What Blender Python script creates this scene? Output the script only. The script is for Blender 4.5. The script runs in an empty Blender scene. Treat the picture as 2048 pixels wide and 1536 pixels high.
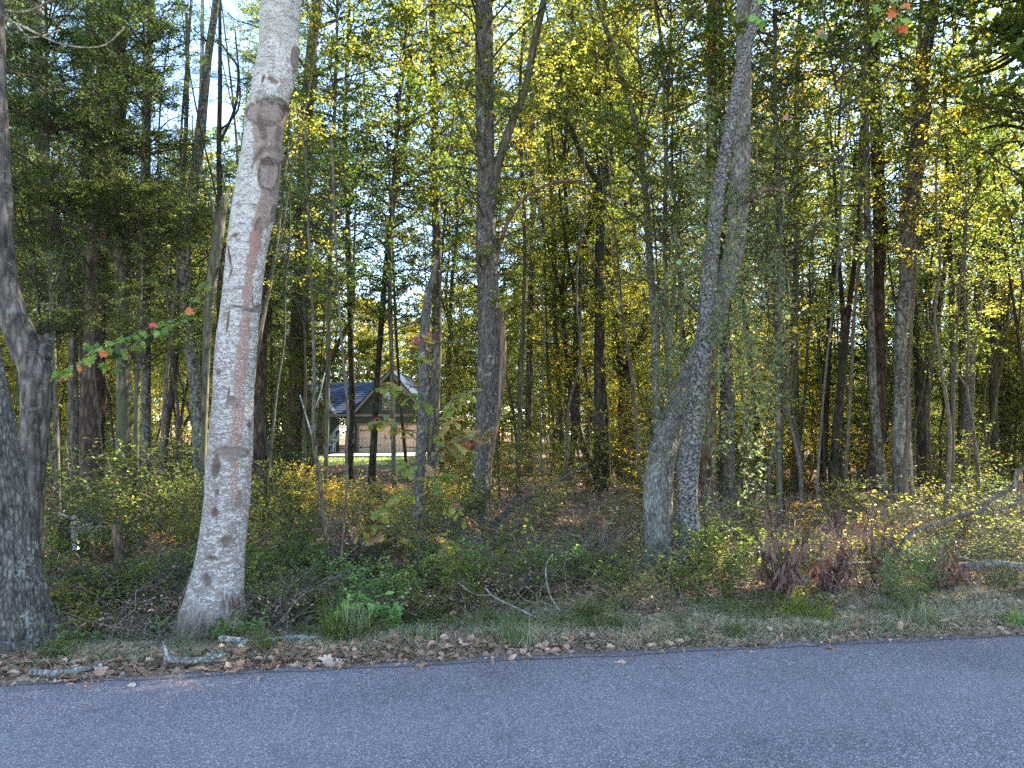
import bpy, math, random
import numpy as np
from mathutils import Vector, Matrix

rs = np.random.RandomState(7)
random.seed(7)
PI = math.pi
R = math.radians
scene = bpy.context.scene
COL = scene.collection

# ------------------------------------------------------------------ camera
FPX = 1479.0                       # focal length in pixels of the 2048 px wide photo
PITCH = R(3.7)
CAMZ = 1.6
cam_d = bpy.data.cameras.new('camera'); cam = bpy.data.objects.new('camera', cam_d); COL.objects.link(cam)
cam_d.sensor_width = 36.0; cam_d.lens = FPX / 2048 * 36.0
cam_d.clip_start = 0.05; cam_d.clip_end = 900
cam.location = (0, 0, CAMZ); cam.rotation_euler = (PI / 2 + PITCH, 0, 0)
scene.camera = cam

# ------------------------------------------------------------------ light
SUN_AZ = R(56)                     # to the right of the view direction
SUN_EL = R(35)
world = bpy.data.worlds.new('World'); scene.world = world; world.use_nodes = True
nt = world.node_tree; nt.nodes.clear()
wo = nt.nodes.new('ShaderNodeOutputWorld'); bg = nt.nodes.new('ShaderNodeBackground')
sky = nt.nodes.new('ShaderNodeTexSky'); sky.sky_type = 'NISHITA'; sky.sun_disc = False
sky.sun_elevation = SUN_EL; sky.sun_rotation = SUN_AZ
sky.air_density = 1.0; sky.dust_density = 0.1; sky.ozone_density = 1.3
bg.inputs['Strength'].default_value = 0.15
nt.links.new(sky.outputs[0], bg.inputs[0]); nt.links.new(bg.outputs[0], wo.inputs[0])
sd = bpy.data.lights.new('sun', 'SUN'); sd.energy = 5.0; sd.angle = R(0.5); sd.color = (1.0, 0.88, 0.70)
sun = bpy.data.objects.new('sun', sd); COL.objects.link(sun)
sdir = Vector((math.sin(SUN_AZ) * math.cos(SUN_EL), math.cos(SUN_AZ) * math.cos(SUN_EL), math.sin(SUN_EL)))
sun.rotation_euler = sdir.to_track_quat('Z', 'Y').to_euler()
sun.location = (30, 20, 30)
vs = scene.view_settings
scene.display_settings.display_device = 'sRGB'
vs.view_transform = 'Standard'; vs.look = 'None'; vs.gamma = 1.0; vs.use_curve_mapping = False
vs.exposure = 2.6
cy = scene.cycles
scene.render.engine = 'CYCLES'
cy.max_bounces = 6; cy.diffuse_bounces = 4; cy.transmission_bounces = 4; cy.glossy_bounces = 1
cy.transparent_max_bounces = 6; cy.sample_clamp_indirect = 6.0
cy.use_denoising = False; cy.denoiser = 'OPENIMAGEDENOISE'
cy.caustics_reflective = False; cy.caustics_refractive = False

# ------------------------------------------------------------------ helpers
def P(px, py, d):
    """world point on the viewing ray of photo pixel (px, py) at forward distance d"""
    u = (px - 1024) / FPX; v = (768 - py) / FPX
    Y = math.cos(PITCH) - v * math.sin(PITCH); Z = math.sin(PITCH) + v * math.cos(PITCH)
    s = d / Y
    return np.array([u * s, d, CAMZ + Z * s])
def GP(px, py, z=0.0):
    u = (px - 1024) / FPX; v = (768 - py) / FPX
    Y = math.cos(PITCH) - v * math.sin(PITCH); Z = math.sin(PITCH) + v * math.cos(PITCH)
    s = (z - CAMZ) / Z
    return np.array([u * s, Y * s, z])
def proj(p):
    p = np.asarray(p, float); x = p[..., 0]; y = p[..., 1]; z = p[..., 2] - CAMZ
    c, s = math.cos(PITCH), math.sin(PITCH)
    dd = y * c + z * s; up = -y * s + z * c
    return 1024 + FPX * x / dd, 768 - FPX * up / dd

def _hash(i, j, k, seed):
    n = (i * 73856093) ^ (j * 19349663) ^ (k * 83492791) ^ (seed * 2654435)
    n = (n ^ (n >> 13)) * 1274126177
    n = n ^ (n >> 16)
    return (n & 0xFFFFF).astype(float) / 0xFFFFF
def noise(p, seed=0):
    p = np.asarray(p, float)
    f = np.floor(p); i = f.astype(np.int64); t = p - f; t = t * t * (3 - 2 * t)
    r = 0
    for a in (0, 1):
        wa = t[..., 0] if a else 1 - t[..., 0]
        for b in (0, 1):
            wb = t[..., 1] if b else 1 - t[..., 1]
            for c in (0, 1):
                wc = t[..., 2] if c else 1 - t[..., 2]
                r = r + wa * wb * wc * _hash(i[..., 0] + a, i[..., 1] + b, i[..., 2] + c, seed)
    return r
def fbm(p, oct=3, seed=0):
    p = np.asarray(p, float); r = 0; a = 0.5; n = 0
    for o in range(oct):
        r = r + a * noise(p * 2 ** o, seed + o); n += a; a *= .5
    return r / n

class MB:
    """collects arrays of vertices and faces and links them as one mesh object"""
    def __init__(s): s.v = []; s.f = []; s.m = []; s.n = 0
    def add(s, v, f, mat=0):
        v = np.asarray(v, float).reshape(-1, 3); f = np.asarray(f, np.int64)
        s.v.append(v); s.f.append(f + s.n); s.m.append(mat); s.n += len(v)
    def mesh(s, name, mats, smooth=False, attr=None):
        me = bpy.data.meshes.new(name)
        V = np.concatenate(s.v); me.vertices.add(len(V)); me.vertices.foreach_set('co', V.astype(np.float32).ravel())
        loops = np.concatenate([f.ravel() for f in s.f])
        tot = np.concatenate([np.full(len(f), f.shape[1]) for f in s.f])
        mi = np.concatenate([np.full(len(f), m) for f, m in zip(s.f, s.m)])
        start = np.concatenate([[0], np.cumsum(tot)[:-1]])
        me.loops.add(len(loops)); me.loops.foreach_set('vertex_index', loops.astype(np.int32))
        me.polygons.add(len(tot)); me.polygons.foreach_set('loop_start', start.astype(np.int32))
        me.polygons.foreach_set('material_index', mi.astype(np.int32))
        sm = np.full(len(tot), bool(smooth))
        if isinstance(smooth, (set, list, tuple)):
            sm = np.isin(mi, list(smooth))
        me.polygons.foreach_set('use_smooth', sm)
        for m in mats: me.materials.append(m)
        if attr is not None:
            for k, a in attr.items():
                at = me.attributes.new(k, 'FLOAT', 'POINT'); at.data.foreach_set('value', np.asarray(a, np.float32))
        me.update(calc_edges=True)
        return me
    def build(s, name, mats, parent=None, smooth=False, loc=None, attr=None):
        o = bpy.data.objects.new(name, s.mesh(name, mats if isinstance(mats, (list, tuple)) else [mats], smooth, attr)); COL.objects.link(o)
        if parent is not None: o.parent = parent
        if loc is not None: o.location = loc
        return o

def tag(o, label=None, cat=None, group=None, kind=None):
    if label: o['label'] = label
    if cat: o['category'] = cat
    if group: o['group'] = group
    if kind: o['kind'] = kind
    return o
def empty(name, loc, label=None, cat=None, group=None, rz=0):
    o = bpy.data.objects.new(name, None); COL.objects.link(o); o.location = tuple(loc); o.rotation_euler = (0, 0, rz)
    o.empty_display_size = .2
    return tag(o, label, cat, group)
def inst(me, name, parent, loc=(0, 0, 0), rz=0, sc=(1, 1, 1), mats=None, rot=None):
    o = bpy.data.objects.new(name, me); COL.objects.link(o)
    if parent is not None: o.parent = parent
    o.location = tuple(loc); o.rotation_euler = rot if rot is not None else (0, 0, rz); o.scale = sc if hasattr(sc, '__len__') else (sc,) * 3
    if mats:
        for i, m in enumerate(mats):
            if m is not None:
                o.material_slots[i].link = 'OBJECT'; o.material_slots[i].material = m
    return o

def norm(a): return a / np.maximum(np.linalg.norm(a, axis=-1, keepdims=True), 1e-9)

def tubes(mb, Pn, Rn, sides=4, mat=0, cap=False):
    """Pn (N,K,3) polylines, Rn (N,K) radii -> N thin tubes"""
    Pn = np.asarray(Pn, float); Rn = np.asarray(Rn, float)
    N, K, _ = Pn.shape
    T = np.empty_like(Pn); T[:, 1:-1] = Pn[:, 2:] - Pn[:, :-2]; T[:, 0] = Pn[:, 1] - Pn[:, 0]; T[:, -1] = Pn[:, -1] - Pn[:, -2]
    T = norm(T)
    main = norm(Pn[:, -1] - Pn[:, 0])
    ref = np.where(np.abs(main[:, 2:3]) > .8, np.array([[1., 0, 0]]), np.array([[0, 0, 1.]]))[:, None, :]
    A = norm(np.cross(T, np.broadcast_to(ref, T.shape))); B = np.cross(T, A)
    th = np.linspace(0, 2 * PI, sides, endpoint=False)
    V = Pn[:, :, None, :] + Rn[:, :, None, None] * (np.cos(th)[None, None, :, None] * A[:, :, None, :] + np.sin(th)[None, None, :, None] * B[:, :, None, :])
    idx = np.arange(N * K * sides).reshape(N, K, sides)
    a = idx[:, :-1]; b = idx[:, 1:]
    f = np.stack([a, np.roll(a, -1, 2), np.roll(b, -1, 2), b], -1).reshape(-1, 4)
    mb.add(V, f, mat)
    if cap:
        base = mb.n - N * K * sides
        for n in range(N):
            for k in (0, K - 1):
                ring = (np.arange(sides) + (n * K + k) * sides + base)
                mb.f.append(np.array([ring])); mb.m.append(mat)

# leaf outlines: points (across, along, lift) and faces
def fan(outline, lift=.12, mid=None):
    pts = [(x, y, abs(x) * lift) for x, y in outline]
    return pts
SH = {}
SH['kite'] = (np.array([(0, 0, 0), (-.5, .45, .12), (0, 1, -.05), (.5, .45, .12)]), [(0, 2, 1), (0, 3, 2)])
SH['oval'] = (np.array([(0, 0, 0), (-.42, .3, .10), (-.40, .68, .08), (0, 1, -.12), (.40, .68, .08), (.42, .3, .10)]), [(0, 3, 2, 1), (0, 5, 4, 3)])
SH['blade'] = (np.array([(-.5, 0, 0), (.5, 0, 0), (.32, .55, 0), (-.32, .55, 0), (.0, 1, -.25), (.02, 1, -.25)]), [(0, 1, 2, 3), (3, 2, 5, 4)])
_half = [(0, 0), (.10, .06), (.38, .0), (.30, .18), (.62, .30), (.40, .42), (.50, .72), (.24, .66), (.14, .80), (0, 1.0)]
def lobed(half, lift=.15):
    L = [(-x, y, abs(x) * lift) for x, y in half]; Rr = [(x, y, abs(x) * lift) for x, y in half[1:-1]]
    pts = L + Rr; n = len(half)
    left = list(range(n)); right = [0] + list(range(n, 2 * n - 2)) + [n - 1]
    f = []
    for k in range(1, n - 1): f.append((0, left[k + 1], left[k])) if k + 1 < n else None
    for k in range(1, n - 1): f.append((0, right[k], right[k + 1]))
    return np.array(pts), f
# lobed leaves are fans about a midrib: quads between consecutive midrib and outline points
def rib_leaf(half, lift=.15, curl=-.12):
    n = len(half); pts = []
    for x, y in half: pts.append((0, y if 0 < y < 1 else y, curl * y * y))
    for x, y in half[1:-1]: pts.append((-x, y, abs(x) * lift + curl * y * y))
    for x, y in half[1:-1]: pts.append((x, y, abs(x) * lift + curl * y * y))
    m = n - 2; f = []
    for k in range(m - 1):
        f.append((k + 1, k + 2, n + k + 1, n + k)); f.append((k + 1, n + m + k, n + m + k + 1, k + 2))
    f.append((0, 1, n)); f.append((0, n + m, 1)); f.append((n - 2, n - 1, n + m - 1)); f.append((n - 2, n + 2 * m - 1, n - 1))
    return np.array(pts, float), f
SH['oak'] = rib_leaf([(0, 0), (.10, .12), (.20, .26), (.10, .34), (.30, .46), (.13, .54), (.40, .66), (.22, .74), (.30, .88), (0, 1)])
SH['maple'] = rib_leaf([(0, 0), (.28, -.04), (.30, .12), (.60, .24), (.34, .38), (.44, .62), (.17, .62), (.13, .82), (0, 1)])
SH['broad'] = rib_leaf([(0, 0), (.22, .10), (.36, .30), (.37, .50), (.28, .72), (.12, .90), (0, 1)])
SH['curled'] = rib_leaf([(0, 0), (.14, .15), (.22, .35), (.20, .6), (.11, .85), (0, 1)], lift=.9, curl=-.35)

def leaves(mb, pos, dr, nr, ln, wd, shape='oval', mat=0):
    """pos, dr (along), nr (normal) (N,3); ln, wd (N,)"""
    pts, faces = SH[shape]
    dr = norm(dr); s = norm(np.cross(dr, nr)); nn = np.cross(s, dr)
    ln = np.broadcast_to(ln, (len(pos),)); wd = np.broadcast_to(wd, (len(pos),))
    V = pos[:, None, :] + pts[None, :, 0:1] * wd[:, None, None] * s[:, None, :] + pts[None, :, 1:2] * ln[:, None, None] * dr[:, None, :] \
        + pts[None, :, 2:3] * wd[:, None, None] * nn[:, None, :]
    k = len(pts); N = len(pos)
    base = mb.n
    mb.v.append(V.reshape(-1, 3)); mb.n += N * k
    off = (np.arange(N) * k + base)[:, None, None]
    for size in {len(f) for f in faces}:
        ff = np.array([f for f in faces if len(f) == size])
        mb.f.append((ff[None] + off).reshape(-1, size)); mb.m.append(mat)

def rdir(n, zlo=-1, zhi=1, r=rs):
    a = r.uniform(0, 2 * PI, n); z = r.uniform(zlo, zhi, n); q = np.sqrt(np.maximum(0, 1 - z * z))
    return np.stack([q * np.cos(a), q * np.sin(a), z], -1)

# ------------------------------------------------------------------ materials
def newmat(name):
    m = bpy.data.materials.new(name); m.use_nodes = True; t = m.node_tree; t.nodes.clear()
    o = t.nodes.new('ShaderNodeOutputMaterial'); return m, t, o
def N(t, typ, **kw):
    n = t.nodes.new(typ)
    for k, v in kw.items():
        if k.startswith('i_'):
            n.inputs[k[2:].replace('_', ' ')].default_value = v
        else: setattr(n, k, v)
    return n
def ramp(t, fac, stops, interp='LINEAR'):
    r = t.nodes.new('ShaderNodeValToRGB'); r.color_ramp.interpolation = interp
    e = r.color_ramp.elements
    while len(e) < len(stops): e.new(.5)
    for k, (p, c) in enumerate(stops):
        e[k].position = p; e[k].color = (c[0], c[1], c[2], 1) if hasattr(c, '__len__') else (c, c, c, 1)
    t.links.new(fac, r.inputs[0]); return r.outputs[0]
def mixc(t, fac, a, b, mode='MIX'):
    m = t.nodes.new('ShaderNodeMix'); m.data_type = 'RGBA'; m.blend_type = mode
    for s, v in ((0, fac), (6, a), (7, b)):
        if hasattr(v, 'links') or isinstance(v, bpy.types.NodeSocket): t.links.new(v, m.inputs[s])
        else: m.inputs[s].default_value = (v if s == 0 else (v[0], v[1], v[2], 1))
    return m.outputs[2]
def math_(t, op, a, b=0.0, c=None):
    m = t.nodes.new('ShaderNodeMath'); m.operation = op
    for s, v in enumerate((a, b) if c is None else (a, b, c)):
        if isinstance(v, bpy.types.NodeSocket): t.links.new(v, m.inputs[s])
        else: m.inputs[s].default_value = v
    return m.outputs[0]

def leafmat(name, stops, trans=.55, tboost=1.6, rough=.45, worldscale=.5, ow=.22):
    """stops: colour ramp over a per-leaf random value; leaves let light through"""
    m, t, o = newmat(name)
    g = N(t, 'ShaderNodeNewGeometry'); oi = N(t, 'ShaderNodeObjectInfo')
    nz = N(t, 'ShaderNodeTexNoise', i_Scale=worldscale, i_Detail=2.0); t.links.new(g.outputs['Position'], nz.inputs['Vector'])
    a = math_(t, 'MULTIPLY', g.outputs['Random Per Island'], .55)
    b = math_(t, 'MULTIPLY_ADD', nz.outputs[0], .9, -.2)
    c = math_(t, 'MULTIPLY_ADD', oi.outputs['Random'], ow, -ow * .36)
    s = math_(t, 'ADD', math_(t, 'ADD', a, b), c)
    col = ramp(t, s, stops)
    # per-leaf brightness
    rn = math_(t, 'FRACT', math_(t, 'MULTIPLY', g.outputs['Random Per Island'], 37.7))
    hsv = N(t, 'ShaderNodeHueSaturation'); t.links.new(col, hsv.inputs['Color'])
    t.links.new(math_(t, 'MULTIPLY_ADD', rn, 1.0, .75), hsv.inputs['Value'])
    tc = N(t, 'ShaderNodeHueSaturation'); t.links.new(hsv.outputs[0], tc.inputs['Color']); tc.inputs['Value'].default_value = tboost * 1.3; tc.inputs['Saturation'].default_value = 1.1
    d = N(t, 'ShaderNodeBsdfPrincipled', i_Roughness=rough); d.inputs['Specular IOR Level'].default_value = .35
    t.links.new(hsv.outputs[0], d.inputs['Base Color'])
    tr = N(t, 'ShaderNodeBsdfTranslucent'); t.links.new(tc.outputs[0], tr.inputs['Color'])
    mx = N(t, 'ShaderNodeMixShader'); mx.inputs[0].default_value = trans
    t.links.new(d.outputs[0], mx.inputs[1]); t.links.new(tr.outputs[0], mx.inputs[2]); t.links.new(mx.outputs[0], o.inputs[0])
    return m
LM = {}
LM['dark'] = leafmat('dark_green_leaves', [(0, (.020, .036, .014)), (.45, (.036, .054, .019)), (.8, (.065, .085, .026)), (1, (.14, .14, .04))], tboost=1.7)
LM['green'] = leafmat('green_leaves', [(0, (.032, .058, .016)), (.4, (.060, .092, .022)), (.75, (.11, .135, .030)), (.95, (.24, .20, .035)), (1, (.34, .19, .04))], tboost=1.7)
LM['olive'] = leafmat('olive_leaves', [(0, (.045, .065, .02)), (.4, (.085, .108, .026)), (.75, (.16, .165, .035)), (.93, (.30, .22, .04)), (1, (.36, .15, .04))], tboost=1.6)
LM['yellow'] = leafmat('yellow_green_leaves', [(0, (.09, .115, .026)), (.4, (.165, .18, .04)), (.75, (.27, .25, .05)), (1, (.40, .29, .055))], tboost=1.6)
LM['gold'] = leafmat('golden_leaves', [(0, (.15, .16, .035)), (.4, (.27, .245, .045)), (.8, (.38, .27, .05)), (1, (.42, .20, .05))], tboost=1.5)
LM['vine'] = leafmat('grey_green_leaves', [(0, (.055, .080, .038)), (.5, (.10, .13, .058)), (.85, (.17, .185, .075)), (1, (.30, .21, .07))], tboost=1.4)
LM['bright'] = leafmat('bright_green_leaves', [(0, (.06, .13, .035)), (.5, (.12, .21, .055)), (1, (.22, .30, .08))], trans=.4, tboost=1.5)
LM['pine'] = leafmat('pine_needles', [(0, (.035, .075, .030)), (.5, (.065, .12, .04)), (1, (.16, .19, .05))], trans=.3, tboost=1.6)
LM['dead'] = leafmat('dead_brown_leaves', [(0, (.055, .022, .018)), (.5, (.11, .050, .038)), (1, (.20, .10, .07))], trans=.25, tboost=1.2, rough=.6, worldscale=3)
LM['litter'] = leafmat('fallen_leaves', [(0, (.09, .052, .036)), (.3, (.20, .11, .07)), (.6, (.34, .20, .12)), (.8, (.44, .30, .21)), (.93, (.50, .38, .30)), (1, (.55, .24, .09))], trans=.18, tboost=1.2, rough=.6, worldscale=4)
LM['grass'] = leafmat('roadside_grass', [(0, (.055, .10, .035)), (.35, (.10, .145, .055)), (.6, (.20, .20, .11)), (.85, (.34, .29, .20)), (1, (.46, .40, .30))], trans=.3, tboost=1.3, worldscale=2.5)
LM['drygrass'] = leafmat('dry_grass', [(0, (.13, .11, .07)), (.5, (.26, .20, .135)), (1, (.44, .36, .26))], trans=.3, tboost=1.2, worldscale=2.5)
LM['oak'] = leafmat('oak_leaves', [(0, (.06, .10, .03)), (.35, (.12, .16, .035)), (.6, (.22, .20, .04)), (.8, (.30, .15, .05)), (1, (.30, .055, .05))], trans=.4, tboost=1.5, worldscale=3)
LM['orange'] = leafmat('orange_leaves', [(0, (.30, .13, .04)), (1, (.32, .08, .035))], trans=.4, tboost=1.3)
LM['red'] = leafmat('red_leaves', [(0, (.32, .045, .045)), (1, (.34, .07, .05))], trans=.4, tboost=1.3)

LM['oak1'] = leafmat('oak_leaf', [(0, (.05, .075, .025)), (.35, (.09, .11, .03)), (.62, (.17, .15, .04)), (.82, (.16, .11, .045)), (.95, (.13, .07, .038)), (1, (.15, .055, .045))], trans=.4, tboost=1.5, worldscale=1.5, ow=.75)
LM['dead1'] = leafmat('dead_leaf', [(0, (.030, .014, .012)), (.5, (.065, .032, .026)), (1, (.13, .075, .06))], trans=.25, tboost=1.2, rough=.55, worldscale=3, ow=.7)
LM['litter1'] = leafmat('fallen_leaf', [(0, (.10, .05, .035)), (.4, (.20, .10, .06)), (.75, (.28, .17, .12)), (1, (.36, .26, .20))], trans=.15, tboost=1.2, rough=.6, worldscale=4, ow=.8)
LM['maple1'] = leafmat('maple_leaf', [(0, (.05, .095, .025)), (.5, (.09, .15, .035)), (1, (.16, .20, .05))], trans=.45, tboost=1.5, worldscale=3, ow=.7)
def bark(name, dark, mid, light, scale=9, stretch=.22, lichen=None, lich_amt=.55, bump=.5, moss=None, rough=.9, lich_scale=5, coords='Object'):
    m, t, o = newmat(name)
    tc = N(t, 'ShaderNodeTexCoord'); oi = N(t, 'ShaderNodeObjectInfo')
    add = N(t, 'ShaderNodeVectorMath', operation='ADD'); t.links.new(tc.outputs['Object'], add.inputs[0])
    sc = N(t, 'ShaderNodeVectorMath', operation='SCALE'); sc.inputs[0].default_value = (3, 5, 7); t.links.new(math_(t, 'MULTIPLY', oi.outputs['Random'], 9), sc.inputs['Scale'])
    t.links.new(sc.outputs[0], add.inputs[1])
    mp = N(t, 'ShaderNodeMapping'); mp.inputs['Scale'].default_value = (1, 1, stretch); t.links.new(add.outputs[0], mp.inputs[0])
    n1 = N(t, 'ShaderNodeTexNoise', i_Scale=scale, i_Detail=6.0, i_Roughness=.65, i_Distortion=.6); t.links.new(mp.outputs[0], n1.inputs['Vector'])
    v1 = N(t, 'ShaderNodeTexVoronoi', feature='DISTANCE_TO_EDGE', i_Scale=scale * 1.6); t.links.new(mp.outputs[0], v1.inputs['Vector'])
    vv = math_(t, 'MINIMUM', math_(t, 'MULTIPLY', v1.outputs['Distance'], 3.0), 1.0)
    f = math_(t, 'MULTIPLY', n1.outputs[0], math_(t, 'MULTIPLY_ADD', vv, .5, .6))
    col = ramp(t, f, [(.25, dark), (.48, mid), (.72, light)])
    n3 = N(t, 'ShaderNodeTexNoise', i_Scale=1.1, i_Detail=2.0); t.links.new(add.outputs[0], n3.inputs['Vector'])
    col = mixc(t, math_(t, 'MULTIPLY_ADD', n3.outputs[0], 1.2, -.25), col, [c * .6 for c in mid], 'MIX') if False else col
    if lichen:
        n2 = N(t, 'ShaderNodeTexNoise', i_Scale=lich_scale, i_Detail=5.0, i_Roughness=.7); t.links.new(add.outputs[0], n2.inputs['Vector'])
        n4 = N(t, 'ShaderNodeTexNoise', i_Scale=lich_scale * 9, i_Detail=3.0, i_Roughness=.7); t.links.new(add.outputs[0], n4.inputs['Vector'])
        lf = math_(t, 'ADD', math_(t, 'MULTIPLY', n2.outputs[0], .65), math_(t, 'MULTIPLY', n4.outputs[0], .35))
        lm = ramp(t, lf, [(lich_amt - .02, 0.0), (lich_amt + .07, .8)])
        col = mixc(t, lm, col, lichen)
    if moss:
        n5 = N(t, 'ShaderNodeTexNoise', i_Scale=2.0, i_Detail=4.0); t.links.new(add.outputs[0], n5.inputs['Vector'])
        col = mixc(t, ramp(t, n5.outputs[0], [(.48, 0.0), (.62, .75)]), col, moss)
    b = N(t, 'ShaderNodeBsdfPrincipled', i_Roughness=rough); t.links.new(col, b.inputs['Base Color']); b.inputs['Specular IOR Level'].default_value = .2
    bp = N(t, 'ShaderNodeBump', i_Strength=bump, i_Distance=.02); t.links.new(f, bp.inputs['Height']); t.links.new(bp.outputs[0], b.inputs['Normal'])
    t.links.new(b.outputs[0], o.inputs[0]); return m
BK = {}
BK['grey'] = bark('grey_bark', (.035, .028, .024), (.12, .10, .085), (.24, .21, .18), lichen=(.28, .30, .26), lich_amt=.57, lich_scale=13)
BK['lichen'] = bark('lichened_bark', (.03, .026, .022), (.12, .105, .09), (.28, .26, .23), lichen=(.32, .33, .29), lich_amt=.52, lich_scale=16)
BK['pine'] = bark('pine_bark', (.025, .016, .013), (.085, .055, .045), (.17, .12, .10), scale=7, stretch=.35, bump=.8)
BK['dark'] = bark('dark_bark', (.02, .017, .015), (.06, .05, .043), (.13, .115, .10), moss=(.05, .06, .03))
BK['mossy'] = bark('mossy_bark', (.03, .028, .02), (.10, .09, .065), (.19, .17, .13), moss=(.075, .085, .045), lichen=(.30, .33, .27), lich_amt=.62)
BK['brown'] = bark('brown_bark', (.04, .025, .018), (.16, .10, .07), (.30, .20, .14), scale=12)
BK['oakbark'] = bark('furrowed_bark', (.030, .026, .023), (.115, .10, .088), (.235, .215, .195), scale=22, stretch=.33, lichen=(.36, .40, .36), lich_amt=.575, bump=.9, lich_scale=5)
BK['speckled'] = bark('speckled_bark', (.012, .010, .010), (.06, .052, .048), (.16, .15, .14), scale=26, stretch=.6, lichen=(.34, .325, .305), lich_amt=.505, lich_scale=40, bump=.9)
BK['greyoak'] = bark('grey_furrowed_bark', (.055, .048, .042), (.18, .162, .145), (.35, .325, .295), scale=24, stretch=.3, lichen=(.30, .33, .28), lich_amt=.57, bump=.9, lich_scale=9)
BK['pale'] = bark('pale_dead_wood', (.12, .10, .08), (.34, .30, .25), (.58, .54, .48), scale=14, lichen=(.62, .64, .62), lich_amt=.52)
BK['twig'] = bark('twig_bark', (.05, .038, .03), (.15, .12, .09), (.28, .23, .18), scale=20)
BK['cane'] = bark('dead_cane_bark', (.10, .075, .055), (.26, .20, .15), (.44, .36, .28), scale=20)
BK['twigdark'] = bark('dark_twig_bark', (.025, .02, .017), (.07, .058, .048), (.13, .11, .09), scale=20)
BK['rawwood'] = bark('broken_wood', (.06, .04, .03), (.20, .14, .10), (.38, .28, .21), scale=25, stretch=.06)

def plain(name, col, rough=.7, metal=0, nscale=0, var=.15, spec=.3):
    m, t, o = newmat(name)
    b = N(t, 'ShaderNodeBsdfPrincipled', i_Roughness=rough, i_Metallic=metal); b.inputs['Specular IOR Level'].default_value = spec
    tc = N(t, 'ShaderNodeTexCoord'); n = N(t, 'ShaderNodeTexNoise', i_Scale=nscale or 4, i_Detail=5.0, i_Roughness=.7); t.links.new(tc.outputs['Object'], n.inputs['Vector'])
    c = ramp(t, n.outputs[0], [(.3, [x * (1 - var) for x in col]), (.7, [min(1, x * (1 + var)) for x in col])])
    t.links.new(c, b.inputs['Base Color']); t.links.new(b.outputs[0], o.inputs[0]); return m

def ground_mat():
    m, t, o = newmat('forest_floor')
    g = N(t, 'ShaderNodeNewGeometry')
    n1 = N(t, 'ShaderNodeTexNoise', i_Scale=.8, i_Detail=5.0, i_Roughness=.6); t.links.new(g.outputs['Position'], n1.inputs['Vector'])
    v = N(t, 'ShaderNodeTexVoronoi', i_Scale=14.0, i_Randomness=1.0); t.links.new(g.outputs['Position'], v.inputs['Vector'])
    sep = N(t, 'ShaderNodeSeparateColor'); t.links.new(v.outputs['Color'], sep.inputs[0])
    c = ramp(t, sep.outputs[0], [(0, (.05, .033, .023)), (.4, (.13, .08, .052)), (.75, (.24, .15, .095)), (1, (.36, .25, .17))])
    c = mixc(t, ramp(t, n1.outputs[0], [(.52, 0.0), (.66, .6)]), c, (.05, .065, .028))
    b = N(t, 'ShaderNodeBsdfPrincipled', i_Roughness=.95); b.inputs['Specular IOR Level'].default_value = .1
    t.links.new(c, b.inputs['Base Color'])
    bp = N(t, 'ShaderNodeBump', i_Strength=.8, i_Distance=.04); t.links.new(v.outputs['Distance'], bp.inputs['Height']); t.links.new(bp.outputs[0], b.inputs['Normal'])
    t.links.new(b.outputs[0], o.inputs[0]); return m
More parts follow.
